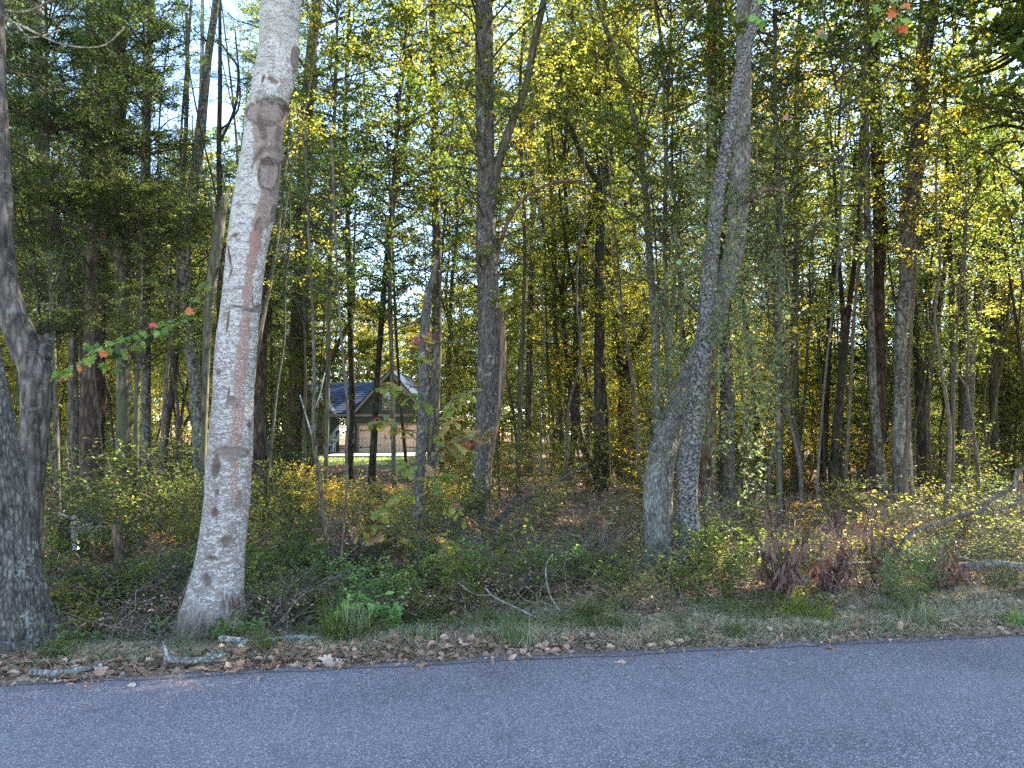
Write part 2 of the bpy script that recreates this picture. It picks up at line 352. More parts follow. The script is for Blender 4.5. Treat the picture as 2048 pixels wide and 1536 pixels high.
def asphalt_mat():
    m, t, o = newmat('worn_asphalt')
    tc = N(t, 'ShaderNodeTexCoord'); X = tc.outputs['Object']
    v = N(t, 'ShaderNodeTexVoronoi', i_Scale=125.0); t.links.new(X, v.inputs['Vector'])
    sep = N(t, 'ShaderNodeSeparateColor'); t.links.new(v.outputs['Color'], sep.inputs[0])
    chip = ramp(t, sep.outputs[0], [(0, (.155, .12, .127)), (.45, (.26, .208, .218)), (.7, (.355, .295, .307)), (.9, (.50, .44, .455)), (1, (.66, .61, .625))])
    edge = ramp(t, v.outputs['Distance'], [(.28, 1.0), (.62, 0.25)])
    c = mixc(t, edge, (.105, .085, .09), chip)
    n1 = N(t, 'ShaderNodeTexNoise', i_Scale=.7, i_Detail=4.0, i_Roughness=.6); t.links.new(X, n1.inputs['Vector'])
    n2 = N(t, 'ShaderNodeTexNoise', i_Scale=22.0, i_Detail=3.0, i_Roughness=.7); t.links.new(X, n2.inputs['Vector'])
    sh = math_(t, 'ADD', math_(t, 'MULTIPLY_ADD', n1.outputs[0], .7, .65), math_(t, 'MULTIPLY_ADD', n2.outputs[0], .5, -.25))
    c = mixc(t, 1.0, c, N(t, 'ShaderNodeCombineColor').outputs[0], 'MULTIPLY') if False else c
    hs = N(t, 'ShaderNodeHueSaturation'); t.links.new(c, hs.inputs['Color']); t.links.new(sh, hs.inputs['Value'])
    # worn dark seam along the edge of the old surface
    sx = N(t, 'ShaderNodeSeparateXYZ'); t.links.new(X, sx.inputs[0])
    mp = N(t, 'ShaderNodeMapping'); mp.inputs['Scale'].default_value = (1.0, .3, 1); t.links.new(X, mp.inputs[0])
    n3 = N(t, 'ShaderNodeTexNoise', i_Scale=1.3, i_Detail=6.0, i_Roughness=.65); t.links.new(mp.outputs[0], n3.inputs['Vector'])
    dist = math_(t, 'ABSOLUTE', math_(t, 'ADD', sx.outputs['Y'], math_(t, 'MULTIPLY_ADD', n3.outputs[0], .22, .02)))
    seam = ramp(t, dist, [(0.006, .75), (.022, 0.0)])
    c2 = mixc(t, seam, hs.outputs[0], (.02, .02, .022))
    # hairline cracks, tar-dark stains and slightly polished wheel tracks
    w_ = N(t, 'ShaderNodeTexNoise', i_Scale=1.7, i_Detail=3.0); t.links.new(X, w_.inputs['Vector'])
    wx = N(t, 'ShaderNodeMix'); wx.data_type = 'VECTOR'; wx.inputs[0].default_value = .35; t.links.new(X, wx.inputs[4]); t.links.new(w_.outputs['Color'], wx.inputs[5])
    vc = N(t, 'ShaderNodeTexVoronoi', feature='DISTANCE_TO_EDGE', i_Scale=.55); t.links.new(wx.outputs[1], vc.inputs['Vector'])
    crm = ramp(t, n1.outputs[0], [(.50, 0.0), (.62, .35)])
    c2 = mixc(t, math_(t, 'MULTIPLY', ramp(t, vc.outputs['Distance'], [(.0, 1.0), (.006, 0.0)]), crm), c2, (.03, .028, .03))
    tr_ = math_(t, 'ABSOLUTE', math_(t, 'ADD', sx.outputs['Y'], 1.25)); trm = ramp(t, tr_, [(.15, .16), (.65, 0.0)])
    c2 = mixc(t, trm, c2, (.36, .32, .325))
    ns = N(t, 'ShaderNodeTexNoise', i_Scale=2.6, i_Detail=3.0, i_Roughness=.6); t.links.new(X, ns.inputs['Vector'])
    c2 = mixc(t, ramp(t, ns.outputs[0], [(.60, 0.0), (.74, .35)]), c2, (.09, .078, .082))
    eg = ramp(t, math_(t, 'MULTIPLY', sx.outputs['Y'], -1.0), [(.02, .55), (.30, 0.0)])
    c2 = mixc(t, math_(t, 'MULTIPLY', eg, n3.outputs[0]), c2, (.10, .08, .07))
    b = N(t, 'ShaderNodeBsdfPrincipled', i_Roughness=.75); b.inputs['Specular IOR Level'].default_value = .4
    t.links.new(c2, b.inputs['Base Color'])
    bp = N(t, 'ShaderNodeBump', i_Strength=.7, i_Distance=.006, invert=True); t.links.new(v.outputs['Distance'], bp.inputs['Height']); t.links.new(bp.outputs[0], b.inputs['Normal'])
    t.links.new(b.outputs[0], o.inputs[0]); return m

# ------------------------------------------------------------------ ground and road
EL = GP(-60, 1363); ER = GP(2048, 1262)
edir = norm((ER - EL)[:2]); enrm = np.array([-edir[1], edir[0]])      # towards the forest
e0 = EL[:2]
def beyond(x, y): return (x - e0[0]) * enrm[0] + (y - e0[1]) * enrm[1]
def along(x, y): return (x - e0[0]) * edir[0] + (y - e0[1]) * edir[1]
def gz(x, y):
    """height of the ground"""
    x = np.asarray(x, float); y = np.asarray(y, float)
    b = beyond(x, y)
    ss = lambda a, lo, hi: np.clip((a - lo) / (hi - lo), 0, 1) ** 2 * (3 - 2 * np.clip((a - lo) / (hi - lo), 0, 1))
    off = ss(b, 0.1, 1.2)
    z = -.05 + .015 * off
    p = np.stack([x, y, np.zeros_like(x)], -1)
    z = z + (fbm(p * .45, 3, 5) - .5) * .30 * ss(b, .6, 3) * (1 - .5 * ss(b, 20, 40))
    z = z + (fbm(p * 2.2, 2, 9) - .5) * .10 * ss(b, .15, 1)
    ditch = ss(b, .5, 1.3) * (1 - ss(b, 2.2, 4.0)) * (1 - ss(x, -1.6, .4))
    z = z - .14 * ditch
    z = z + .04 * ss(b, .1, .35) * (1 - ss(b, .4, 1.0))
    z = z * (1 - ss(y, 44, 50) * (x < 0)) - .02
    return z
def build_ground():
    ys = np.concatenate([np.linspace(-30, 2, 9), np.linspace(2.5, 14, 150), np.geomspace(14.2, 400, 90)])
    xs = np.concatenate([-np.geomspace(300, 12.2, 40), np.linspace(-12, 14, 240), np.geomspace(14.2, 300, 40)])
    X, Y = np.meshgrid(xs, ys); Z = gz(X, Y)
    b = beyond(X, Y); Z = np.where(b < 0, -.12, Z)
    V = np.stack([X, Y, Z], -1); ny, nx = X.shape
    idx = np.arange(nx * ny).reshape(ny, nx)
    f = np.stack([idx[:-1, :-1], idx[:-1, 1:], idx[1:, 1:], idx[1:, :-1]], -1).reshape(-1, 4)
    mb = MB(); mb.add(V, f); o = mb.build('ground', ground_mat(), smooth=True); tag(o, kind='structure')
    # road: local x along the edge, local y across (0 at the forest edge), its rim ragged
    L = 140.; xs = np.concatenate([np.linspace(-60, -6, 55), np.linspace(-5.95, 16, 500), np.linspace(16.5, 60, 45)])
    ys = np.array([0, -.03, -.08, -.2, -.5, -1, -2, -3.2, -5, -6.6, -6.63])
    X, Y = np.meshgrid(xs, ys)
    rag = (fbm(np.stack([xs * 3, xs * 0, xs * 0], -1), 4, 3) - .5) * .20
    Y = Y + rag[None, :] * np.clip(1 + Y / .5, 0, 1)
    Z = .0 + .04 * (1 - ((Y + 3.3) / 3.3) ** 2); Z[0] -= .07; Z[-1] -= .1
    V = np.stack([X, Y, Z], -1); ny, nx = X.shape; idx = np.arange(nx * ny).reshape(ny, nx)
    f = np.stack([idx[:-1, :-1], idx[1:, :-1], idx[1:, 1:], idx[:-1, 1:]], -1).reshape(-1, 4)
    mb = MB(); mb.add(V, f); o = mb.build('road', asphalt_mat(), smooth=True, loc=(e0[0], e0[1], 0)); o.rotation_euler.z = math.atan2(edir[1], edir[0])
    tag(o, kind='structure')
build_ground()

# ------------------------------------------------------------------ trunks
def catmull(pts, n):
    pts = np.asarray(pts, float)
    Q = np.vstack([2 * pts[0] - pts[1], pts, 2 * pts[-1] - pts[-2]])
    seg = np.linalg.norm(np.diff(pts[:, :3], axis=0), axis=1); cum = np.concatenate([[0], np.cumsum(seg)])
    s = np.linspace(0, cum[-1], n); k = np.clip(np.searchsorted(cum, s, 'right') - 1, 0, len(seg) - 1)
    t = ((s - cum[k]) / np.maximum(seg[k], 1e-9))[:, None]
    p0, p1, p2, p3 = Q[k], Q[k + 1], Q[k + 2], Q[k + 3]
    return .5 * ((2 * p1) + (-p0 + p2) * t + (2 * p0 - 5 * p1 + 4 * p2 - p3) * t * t + (-p0 + 3 * p1 - 3 * p2 + p3) * t ** 3), s
def solid_tube(mb, pr, segs, rows, relief=0., fiss=18., seed=0, flare=0., cap=True, mat=0, ridge_stretch=.22, lump=.06, post=None, jag=0.):
    """pr: (n,4) x,y,z,r -> detailed trunk surface; returns (V, theta, s)"""
    C, s = catmull(pr, rows); ctr = C[:, :3]; r = np.maximum(C[:, 3], .001)
    T = norm(np.gradient(ctr, axis=0)); ref = np.array([0, 1., 0]) if abs(norm(ctr[-1] - ctr[0])[1]) < .8 else np.array([1., 0, 0])
    A = norm(np.cross(ref[None], T)); B = np.cross(T, A)
    th = np.linspace(0, 2 * PI, segs, endpoint=False)
    TH, S = np.meshgrid(th, s); RR = np.repeat(r[:, None], segs, 1)
    cyl = np.stack([np.cos(TH), np.sin(TH), S], -1)
    rm = r.max()
    RR = RR * (1 + lump * 2 * (fbm(np.stack([np.cos(TH) * .9, np.sin(TH) * .9, S * .9 + seed * 3.1], -1), 2, seed) - .5) * 2)
    if flare:
        lob = .6 + .8 * np.maximum(0, np.cos(TH * 4 + seed + S * .5)) ** 1.2
        RR = RR + flare * np.exp(-S / (1.2 * rm + .05)) * lob
    if relief:
        q = np.stack([np.cos(TH) * rm * fiss, np.sin(TH) * rm * fiss, S * fiss * ridge_stretch + seed], -1)
        q = q + .6 * (fbm(q * .5, 2, seed + 9)[..., None] - .5)
        n = fbm(q, 2, seed + 3); ridge = 1 - np.abs(n - .5) * 5; ridge = np.clip(ridge, 0, 1)
        RR = RR - relief * ridge + relief * .4 * (noise(q * 3, seed + 5) - .5)
    V = ctr[:, None] + RR[..., None] * (np.cos(TH)[..., None] * A[:, None] + np.sin(TH)[..., None] * B[:, None])
    if jag:
        up = np.clip((S - (s[-1] - jag * 1.2)) / (jag * 1.2), 0, 1); q = np.stack([np.cos(TH) * 2.3, np.sin(TH) * 2.3, TH * 0 + seed], -1); k = noise(q, seed) * .6 + noise(q * 3.1, seed + 1) * .7
        V = V - T[:, None] * (up * jag * (1.3 - 1.5 * k))[..., None]; V = V + (ctr[:, None] - V) * (up ** 2 * .25)[..., None]
    if post is not None: V = post(V, TH, S, ctr, A, B)
    idx = np.arange(rows * segs).reshape(rows, segs) + 0
    a, b = idx[:-1], idx[1:]
    f = np.stack([a, np.roll(a, -1, 1), np.roll(b, -1, 1), b], -1).reshape(-1, 4)
    mb.add(V, f, mat)
    if cap:
        base = mb.n - rows * segs
        mb.f.append(np.array([np.arange(segs)[::-1] + base])); mb.m.append(mat)
        mb.f.append(np.array([np.arange(segs) + (rows - 1) * segs + base])); mb.m.append(mat)
    return V

def pxpath(pts, d):
    out = []
    for q in pts:
        dd = q[3] if len(q) > 3 else d
        p = P(q[0], q[1], dd); out.append([p[0], p[1], p[2], q[2] * .5 * dd / FPX])
    return np.array(out)
def trunk_path(pts, d, H=15., top_r=.4):
    """pts listed from the ground up; first point is moved down to the ground, the last carried on up to height H"""
    pr = pxpath(pts, d)
    g = float(gz(pr[0, 0], pr[0, 1]))
    if pr[0, 2] > g + .05:
        dirv = norm(pr[0, :3] - pr[1, :3]); k = (g - pr[0, 2]) / min(dirv[2], -.3)
        nb = pr[0, :3] + dirv * k; g2 = float(gz(nb[0], nb[1]))
        pr = np.vstack([[nb[0], nb[1], g2 - .15, pr[0, 3] * 1.1], pr])
    else:
        pr[0, 2] = g - .15
    if H and pr[-1, 2] < H - .5:
        a = pr[-1]; dv = norm(pr[-1, :3] - pr[-3 if len(pr) > 2 else -2, :3]); n = max(2, int((H - a[2]) / 2.5))
        for k in range(1, n + 1):
            t = k / n; dv = norm(dv * .75 + np.array([0, 0, 1]) * .25 + rs.normal(0, .03, 3))
            st = (H - a[2]) / n
            a = np.array([*(pr[-1, :3] + dv * st), pr[-1, 3]])
            a[3] = pxr(pr, H, top_r, a[2]); pr = np.vstack([pr, a])
    return pr
def pxr(pr, H, top_r, z):
    k = [q for q in pr if True][-1]
    return max(.015, k[3] * .86)

# ------------------------------------------------------------------ crowns (shared leaf meshes)
def crown_mesh(name, H, rad, nbr, ntw, nlf, ln, wd, shape, seed, profile='round', droop=.1, up=.35, twig_r=.006, needle=False, flat=.5, mats=('green', 'twigdark'), lr=.55):
    r = np.random.RandomState(seed); mb = MB()
    z0 = np.sort(r.uniform(0, H, nbr)); az = np.arange(nbr) * 2.4 + r.uniform(-.5, .5, nbr)
    tz = z0 / H
    if profile == 'round': L = rad * (np.sin(PI * np.clip(tz * .9 + .08, 0, 1)) ** .6) * r.uniform(.45, 1.1, nbr)
    elif profile == 'cone': L = rad * (1.05 - tz) * r.uniform(.5, 1.1, nbr)
    else: L = rad * r.uniform(.4, 1.1, nbr)
    K = 6; t = np.linspace(0, 1, K)
    D = np.stack([np.cos(az), np.sin(az), np.full(nbr, up) * r.uniform(.2, 1.6, nbr)], -1)
    side = np.stack([-np.sin(az), np.cos(az), az * 0], -1)
    bend = r.normal(0, .16, (nbr, 1, 1)); dz = r.normal(-droop, .12, (nbr, 1))
    Pb = np.zeros((nbr, K, 3)); Pb[..., 2] = z0[:, None]
    Pb += D[:, None, :] * (L[:, None] * t[None])[..., None] + side[:, None, :] * bend * (L[:, None] * t ** 2)[..., None]
    Pb[..., 2] += dz * L[:, None] * t[None] ** 2
    Pb[:, 1:] += r.normal(0, .05, (nbr, K - 1, 3))
    Rb = (.006 + .011 * L)[:, None] * (1 - .82 * t)[None]
    tubes(mb, Pb, Rb, 4, 1)
    # twigs
    n = nbr * ntw; bi = np.repeat(np.arange(nbr), ntw); tt = r.uniform(.22, 1.0, n) ** .8
    kf = tt * (K - 1); k0 = np.clip(kf.astype(int), 0, K - 2); fr = (kf - k0)[:, None]
    o = Pb[bi, k0] * (1 - fr) + Pb[bi, k0 + 1] * fr
    bd = norm(Pb[bi, k0 + 1] - Pb[bi, k0])
    td = norm(bd * .45 + rdir(n, -.5, .7, r) * np.array([1, 1, flat])); tl = r.uniform(.35, 1.15, n) * np.minimum(1, .5 + L[bi] * .3)
    t3 = np.array([0, .5, 1.])
    Pt = o[:, None] + td[:, None] * (tl[:, None] * t3)[..., None]; Pt[:, 1:] += r.normal(0, .03, (n, 2, 3)); Pt[:, 2, 2] -= tl * droop
    tubes(mb, Pt, np.stack([np.full(n, twig_r), np.full(n, twig_r * .7), np.full(n, twig_r * .3)], 1), 3, 1)
    # leaves
    m = n * nlf; ti = np.repeat(np.arange(n), nlf); u = r.uniform(.08, 1.05, m)[:, None]
    a = Pt[ti, 0] * (1 - u) ** 2 + 2 * Pt[ti, 1] * u * (1 - u) + Pt[ti, 2] * u ** 2
    if needle:
        a = a + r.normal(0, .02, (m, 3)); d = norm(td[ti] * .6 + rdir(m, -1, 1, r)); nr = rdir(m, -1, 1, r)
    else:
        a = a + rdir(m, -.8, .6, r) * (.12 * r.rand(m, 1) ** .7)
        d = norm(td[ti] * .5 + rdir(m, -.75, .35, r)); nr = norm(rdir(m, -1, 1, r) * lr + np.array([0, 0, 1.]))
    bs = r.uniform(.75, 1.3, nbr)[bi[ti]]; keep = r.rand(m) < np.clip(r.uniform(.3, 1.6, n)[ti], 0, 1)
    l = ln * r.uniform(.6, 1.15, m) * bs; leaves(mb, a[keep], d[keep], nr[keep], l[keep], (l * wd / ln)[keep], shape, 0)
    return mb.mesh(name, [LM[mats[0]], BK[mats[1]]])

CR = {}
def mk(key, n, **kw):
    CR[key] = [crown_mesh('crown_' + key, seed=100 + 17 * k + len(CR) * 7, **kw) for k in range(n)]
mk('narrow', 3, H=6.0, rad=2.9, nbr=44, ntw=13, nlf=34, ln=.115, wd=.034, shape='kite', droop=.12, up=.6, flat=1.0)
mk('oval', 3, H=6.5, rad=2.7, nbr=40, ntw=12, nlf=18, ln=.10, wd=.070, shape='kite', droop=.1, up=.55, flat=.8, lr=.8)
mk('sparse', 3, H=7.0, rad=2.6, nbr=36, ntw=9, nlf=15, ln=.10, wd=.072, shape='kite', droop=.1, up=.7, flat=.9, lr=.8)
mk('thin', 2, H=7.0, rad=2.0, nbr=28, ntw=7, nlf=12, ln=.09, wd=.06, shape='kite', droop=.1, up=.7, flat=.9)
mk('pine', 2, H=6.5, rad=2.6, nbr=26, ntw=10, nlf=46, ln=.21, wd=.008, shape='kite', droop=.05, needle=True, profile='cone', up=.3)
mk('big', 2, H=9.0, rad=4.0, nbr=70, ntw=14, nlf=13, ln=.17, wd=.125, shape='kite', droop=.12, profile='round', up=.5, flat=.9, lr=.9)

def trunk_mesh(seed, H, r0, wob=.25, sides=10):
    r = np.random.RandomState(seed); n = 9; z = np.linspace(-.2, H, n)
    p = np.zeros((n, 4)); p[:, 2] = z; p[:, 0] = np.cumsum(r.normal(0, wob * .35, n)); p[:, 1] = np.cumsum(r.normal(0, wob * .35, n)); p[:, :2] -= p[0, :2]
    p[:, 3] = r0 * (1 - .75 * (z / H)).clip(.1)
    mb = MB(); solid_tube(mb, p, sides, 44, relief=0, seed=seed, flare=r0 * .5, lump=.05)
    for q in range(r.randint(0, 3)):
        k = r.randint(3, 7); a = p[k].copy(); dv = np.array([*r.normal(0, .35, 2), 1.0]); L = [a * np.array([1, 1, 1, .62])]
        for j in range(4): dv = dv * .9 + np.array([0, 0, .14]); L.append(np.array([*(L[-1][:3] + dv * 1.3), L[-1][3] * .74]))
        solid_tube(mb, np.array(L), 7, 16, lump=.05, seed=q)
    return mb.mesh('trunk', [BK['grey']], smooth=True), p
TRK = [trunk_mesh(200 + k, 16, 1.0 * .085, wob=.26 + .17 * (k % 4)) for k in range(12)]

CROWN_N = [0]
def add_crown(par, key, z, sc, leaf, base, path=None, squash=1.0, twig='twigdark', off=(0, 0), name='crown'):
    """z: height of the crown's lower end above the ground; follows the trunk path"""
    CROWN_N[0] += 1
    me = CR[key][CROWN_N[0] % len(CR[key])]
    x = y = 0.0
    if path is not None:
        zz = path[:, 2]; zc = base[2] + z + 2.0 * sc
        x = np.interp(zc, zz, path[:, 0]) - base[0]; y = np.interp(zc, zz, path[:, 1]) - base[1]
    return inst(me, name, par, (x + off[0], y + off[1], z), rz=rs.uniform(0, 6.28), sc=(sc, sc, sc * squash), mats=[LM[leaf], BK[twig]])

def tree(name, label, pts, d, bk='grey', H=15., crowns=(), limbs=(), jag=0., relief=0., fiss=18, segs=14, flare=.0, group=None, lump=.06, step=None, stretch=.22, cat='tree', mb_post=None, twig='twigdark'):
    path = trunk_path(pts, d, H)
    base = path[0, :3].copy(); base[2] += .15
    e = empty(name, base, label, cat, group)
    mb = MB(); Lp = np.linalg.norm(np.diff(path[:, :3], axis=0), axis=1).sum()
    rows = int(Lp / (step or max(.08, path[:, 3].mean() * 1.2))) + 4
    loc = path.copy(); loc[:, :3] -= base
    solid_tube(mb, loc, segs, rows, relief=relief, fiss=fiss, seed=len(name) + int(abs(pts[0][0])), flare=flare or path[0, 3] * .35, lump=lump, ridge_stretch=stretch, jag=jag)
    mb.build('trunk', BK[bk], e, smooth=True)
    for lb in limbs:
        lp = pxpath(lb[0] if isinstance(lb, tuple) else lb, d); lk = lb[1] if isinstance(lb, tuple) else bk
        if isinstance(lb, tuple) and len(lb) > 2 and lb[2]:
            a = lp[-1]; dv = norm(lp[-1, :3] - lp[-2, :3])
            for k in range(4):
                dv = norm(dv * .8 + np.array([0, 0, .2])); lp = np.vstack([lp, [*(lp[-1, :3] + dv * lb[2] / 4), lp[-1, 3] * .8]])
        lp[:, :3] -= base
        m2 = MB(); Ll = np.linalg.norm(np.diff(lp[:, :3], axis=0), axis=1).sum()
        jg = lp[-1, 3] * 3 if (isinstance(lb, tuple) and lb[1] == 'rawwood' and lp[-1, 3] > .03) else 0
        solid_tube(m2, lp, max(16 if jg else 8, segs // 2), int(Ll / (.03 if jg else .12)) + 4, seed=int(lb[0][0][0]) if isinstance(lb, tuple) else 3, lump=lump, jag=jg)
        m2.build('limb', BK[lk], e, smooth=True)
    for c in crowns:
        add_crown(e, c[0], c[1], c[2], c[3], base, path, squash=c[4] if len(c) > 4 else 1.0, twig=twig)
    return e, path

# ------------------------------------------------------------------ the house behind the wood
def bx(mb, x0, x1, y0, y1, z0, z1, mat=0):
    V = np.array([(x0, y0, z0), (x1, y0, z0), (x1, y1, z0), (x0, y1, z0), (x0, y0, z1), (x1, y0, z1), (x1, y1, z1), (x0, y1, z1)])
    mb.add(V, [(0, 3, 2, 1), (4, 5, 6, 7), (0, 1, 5, 4), (1, 2, 6, 5), (2, 3, 7, 6), (3, 0, 4, 7)], mat)
def prism(mb, poly, y0, y1, mat=0):
    """polygon in x,z extruded along y"""
    n = len(poly); V = [(x, y0, z) for x, z in poly] + [(x, y1, z) for x, z in poly]
    mb.add(V, [tuple(range(n))] , mat); b = mb.n - 2 * n
    mb.f.append(np.array([tuple(b + n + k for k in range(n))[::-1]])); mb.m.append(mat)
    mb.f.append(np.array([(b + k, b + n + k, b + n + (k + 1) % n, b + (k + 1) % n) for k in range(n)])); mb.m.append(mat)
def bar(mb, a, b, r, mat=0, sides=6):
    a, b = np.array(a, float), np.array(b, float)
    tubes(mb, np.array([[a, b]]), np.array([[r, r]]), sides, mat, cap=True)

HD = 54.0
HO = P(775, 905, HD); HGZ = float(HO[2])
M_siding = plain('green_lap_siding', (.045, .065, .052), .7, nscale=2)
M_roof = plain('blue_grey_shingles', (.04, .055, .085), .95, nscale=9, var=.35, spec=.05)
M_trim = plain('cream_trim', (.20, .165, .125), .7)
M_door = plain('beige_door_paint', (.74, .55, .38), .6, nscale=1.2, var=.08)
M_iron = plain('black_iron', (.02, .02, .02), .5)
M_white = plain('white_paint', (.50, .52, .54), .5)
M_conc = plain('pale_concrete', (.34, .31, .30), .85, nscale=1.5, var=.2)
mg, tg, og = newmat('window_glass'); bb = N(tg, 'ShaderNodeBsdfPrincipled', i_Roughness=.03); bb.inputs['Base Color'].default_value = (.05, .06, .05, 1); bb.inputs['Specular IOR Level'].default_value = 1.0
bb.inputs['Coat Weight'].default_value = 1.0
tg.links.new(bb.outputs[0], og.inputs[0]); M_glass = mg

def build_house():
    e = empty('house', (HO[0], HD, HGZ), 'green lap-sided house with tan garage door and blue-grey roof seen between the trunks', 'house')
    px = lambda x: (x - 775) / FPX * HD
    z = lambda y: (905 - y) / FPX * HD
    x0, x1 = px(703), px(857); ze = z(830); za = z(742); xm = px(780)
    mb = MB(); D = 8.0
    # gable wall, opened for the garage door and the window
    gx0, gx1, gz1 = px(717), px(834), z(850)
    bx(mb, x0, gx0, 0, .25, 0, gz1); bx(mb, gx1, x1, 0, .25, 0, gz1); bx(mb, x0, x1, 0, .25, gz1, ze)
    wx0, wx1, wz0, wz1 = px(766), px(787.5), z(818.5), z(782)
    top = lambda x: za - abs(x - xm) * (za - ze) / (x1 - xm)
    prism(mb, [(x0, ze), (wx0, ze), (wx0, top(wx0))], 0, .25); prism(mb, [(wx0, ze), (wx1, ze), (wx1, wz0), (wx0, wz0)], 0, .25)
    prism(mb, [(wx0, wz1), (wx1, wz1), (wx1, top(wx1)), (xm, za), (wx0, top(wx0))], 0, .25); prism(mb, [(wx1, ze), (x1, ze), (wx1, top(wx1))], 0, .25)
    # side and back walls
    bx(mb, x0, x0 + .2, .25, D, 0, ze); bx(mb, x1 - .2, x1, .25, D, 0, ze); bx(mb, x0 + .2, x1 - .2, D - .2, D, 0, ze)
    mb.build('wall', M_siding, e)
    # lap boards of the gable front, each proud of the wall
    zz = .02; k = 0; bm = {}
    while zz < za - .3:
        h = .165
        for a, b in ((x0, gx0 - .1), (gx1 + .1, x1)) if zz < gz1 + .1 else ((x0, x1),):
            if zz > ze:
                s = (za - zz - h) / (za - ze) * (x1 - xm); a, b = xm - s, xm + s
            segs = [(a, b)]
            if zz + h > wz0 - .1 and zz < wz1 + .1: segs = [(a, wx0 - .09), (wx1 + .09, b)]
            for s0, s1 in segs:
                if s1 - s0 < .2: continue
                m = MB(); V = [(s0, -.012, zz + h), (s1, -.012, zz + h), (s1, -.04, zz + .012), (s0, -.04, zz + .012), (s0, -.003, zz + .012), (s1, -.003, zz + .012), (s0, -.003, zz + h), (s1, -.003, zz + h)]
                m.add(V, [(0, 3, 2, 1), (3, 4, 5, 2), (0, 1, 7, 6), (0, 6, 4, 3), (1, 2, 5, 7)]); m.build('board', M_siding, e)
        zz += h
    # gable roof, main roof running to the left, second small gable
    m = MB(); o = .35
    s = (za - ze) / (x1 - xm)
    for sg in (-1, 1):
        xa = xm + sg * (x1 - xm + o); zb = ze - o * s
        prism(m, [(xm, za + .16), (xa, zb + .16), (xa, zb + .02), (xm, za + .02)] if sg > 0 else [(xa, zb + .16), (xm, za + .16), (xm, za + .02), (xa, zb + .02)], -.4, D + 2)
    xl = px(560)
    zr = z(757)
    V = [(xl, .6, ze + .05), (x0 + .6, .6, ze + .05), (x0 + 2.6, 5.6, zr), (xl, 5.6, zr)]
    m.add(V + [(a, b, c + .1) for a, b, c in V], [(0, 3, 2, 1), (4, 5, 6, 7), (0, 1, 5, 4), (1, 2, 6, 5), (2, 3, 7, 6), (3, 0, 4, 7)])
    V = [(xl, 5.6, zr), (x0 + 2.6, 5.6, zr), (x0 + .6, 10.6, ze), (xl, 10.6, ze)]
    m.add(V + [(a, b, c + .1) for a, b, c in V], [(0, 3, 2, 1), (4, 5, 6, 7), (0, 1, 5, 4), (1, 2, 6, 5), (2, 3, 7, 6), (3, 0, 4, 7)])
    lx, la = px(668), px(604)
    prism(m, [(la, z(762)), (lx + .3, z(834)), (lx + .3, z(836)), (la, z(764.5))], .15, 4); prism(m, [(2 * la - lx, z(834)), (la, z(762)), (la, z(764.5)), (2 * la - lx, z(836))], .15, 4)
    r = m.build('roof', M_roof, e)
    # courses of shingles as proud strips on the visible slope
    for k in range(14):
        t0 = k / 14; t1 = (k + .92) / 14
        a0 = np.array([xl, .6 + 5 * t0, ze + .155 + (zr - ze - .05) * t0]); a1 = np.array([xl, .6 + 5 * t1, ze + .155 + (zr - ze - .05) * t1])
        wx = x0 + .6 + 2 * t0
        mm = MB(); V = [a0 + (0, 0, .03), (wx, a0[1], a0[2] + .03), (wx, a1[1], a1[2]), a1, a0, (wx, a0[1], a0[2])]
        mm.add(V, [(0, 1, 2, 3), (4, 5, 1, 0)]); mm.build('shingle_course', M_roof, r)
    # left wing wall below the small gable
    m = MB(); prism(m, [(xl, 0), (px(672), 0), (px(672), z(830)), (px(664), z(828)), (la, z(766)), (xl, z(800))], .8, 1.0)
    m.build('wall', M_siding, e)
    m = MB(); bx(m, px(672), x0, 3.4, 3.6, 0, ze); m.build('porch_wall', M_siding, e)
    # bargeboards and eave trim
    for sg in (-1, 1):
        m = MB(); xa = xm + sg * (x1 - xm + o); zb = ze - o * s
        pl = [(xm, za + .0), (xa, zb + .0), (xa, zb - .24), (xm, za - .24)]
        prism(m, pl if sg > 0 else pl[::-1], -.46, -.40); m.build('bargeboard', M_trim, e)
    m = MB(); bx(m, px(652), x1, -.1, -.045, ze - .12, ze + .06); m.build('eave_trim', M_trim, e)
    m = MB(); prism(m, [(la, z(764.5)), (lx + .3, z(836)), (lx + .3, z(840)), (la, z(769))], .08, .14); m.build('bargeboard', M_trim, e)
    # window
    m = MB(); t = .09
    bx(m, wx0 - t, wx0, -.07, .0, wz0 - t, wz1 + t); bx(m, wx1, wx1 + t, -.07, .0, wz0 - t, wz1 + t); bx(m, wx0, wx1, -.07, 0, wz1, wz1 + t); bx(m, wx0, wx1, -.07, 0, wz0 - t, wz0)
    w = m.build('window', M_trim, e)
    m = MB(); bx(m, wx0, wx1, .06, .09, wz0, wz1); m.build('pane', M_glass, w)
    m = MB(); bx(m, wx0, wx1, .02, .055, (wz0 + wz1) / 2 - .03, (wz0 + wz1) / 2 + .03); m.build('sash', M_trim, w)
    # garage door of separate panels, its frame, hinges and pulls
    m = MB(); bx(m, gx0, gx1, .14, .18, 0, gz1); dr = m.build('garage_door', M_door, e)
    nx, nz = 16, 4
    for i in range(nx):
        for j in range(nz):
            a = gx0 + (gx1 - gx0) * i / nx; b = gx0 + (gx1 - gx0) * (i + 1) / nx; c = gz1 * j / nz; d = gz1 * (j + 1) / nz
            m = MB(); bx(m, a + .012, b - .012, .10, .139, c + .02, d - .02); m.build('panel', M_door, dr)
    for sx in (gx0 + .1, gx1 - .9):
        for hz in (.35, gz1 - .42):
            m = MB(); bx(m, sx, sx + .8, .08, .098, hz, hz + .05); bx(m, sx, sx + .08, .08, .098, hz - .05, hz + .1); m.build('hinge', M_iron, dr)
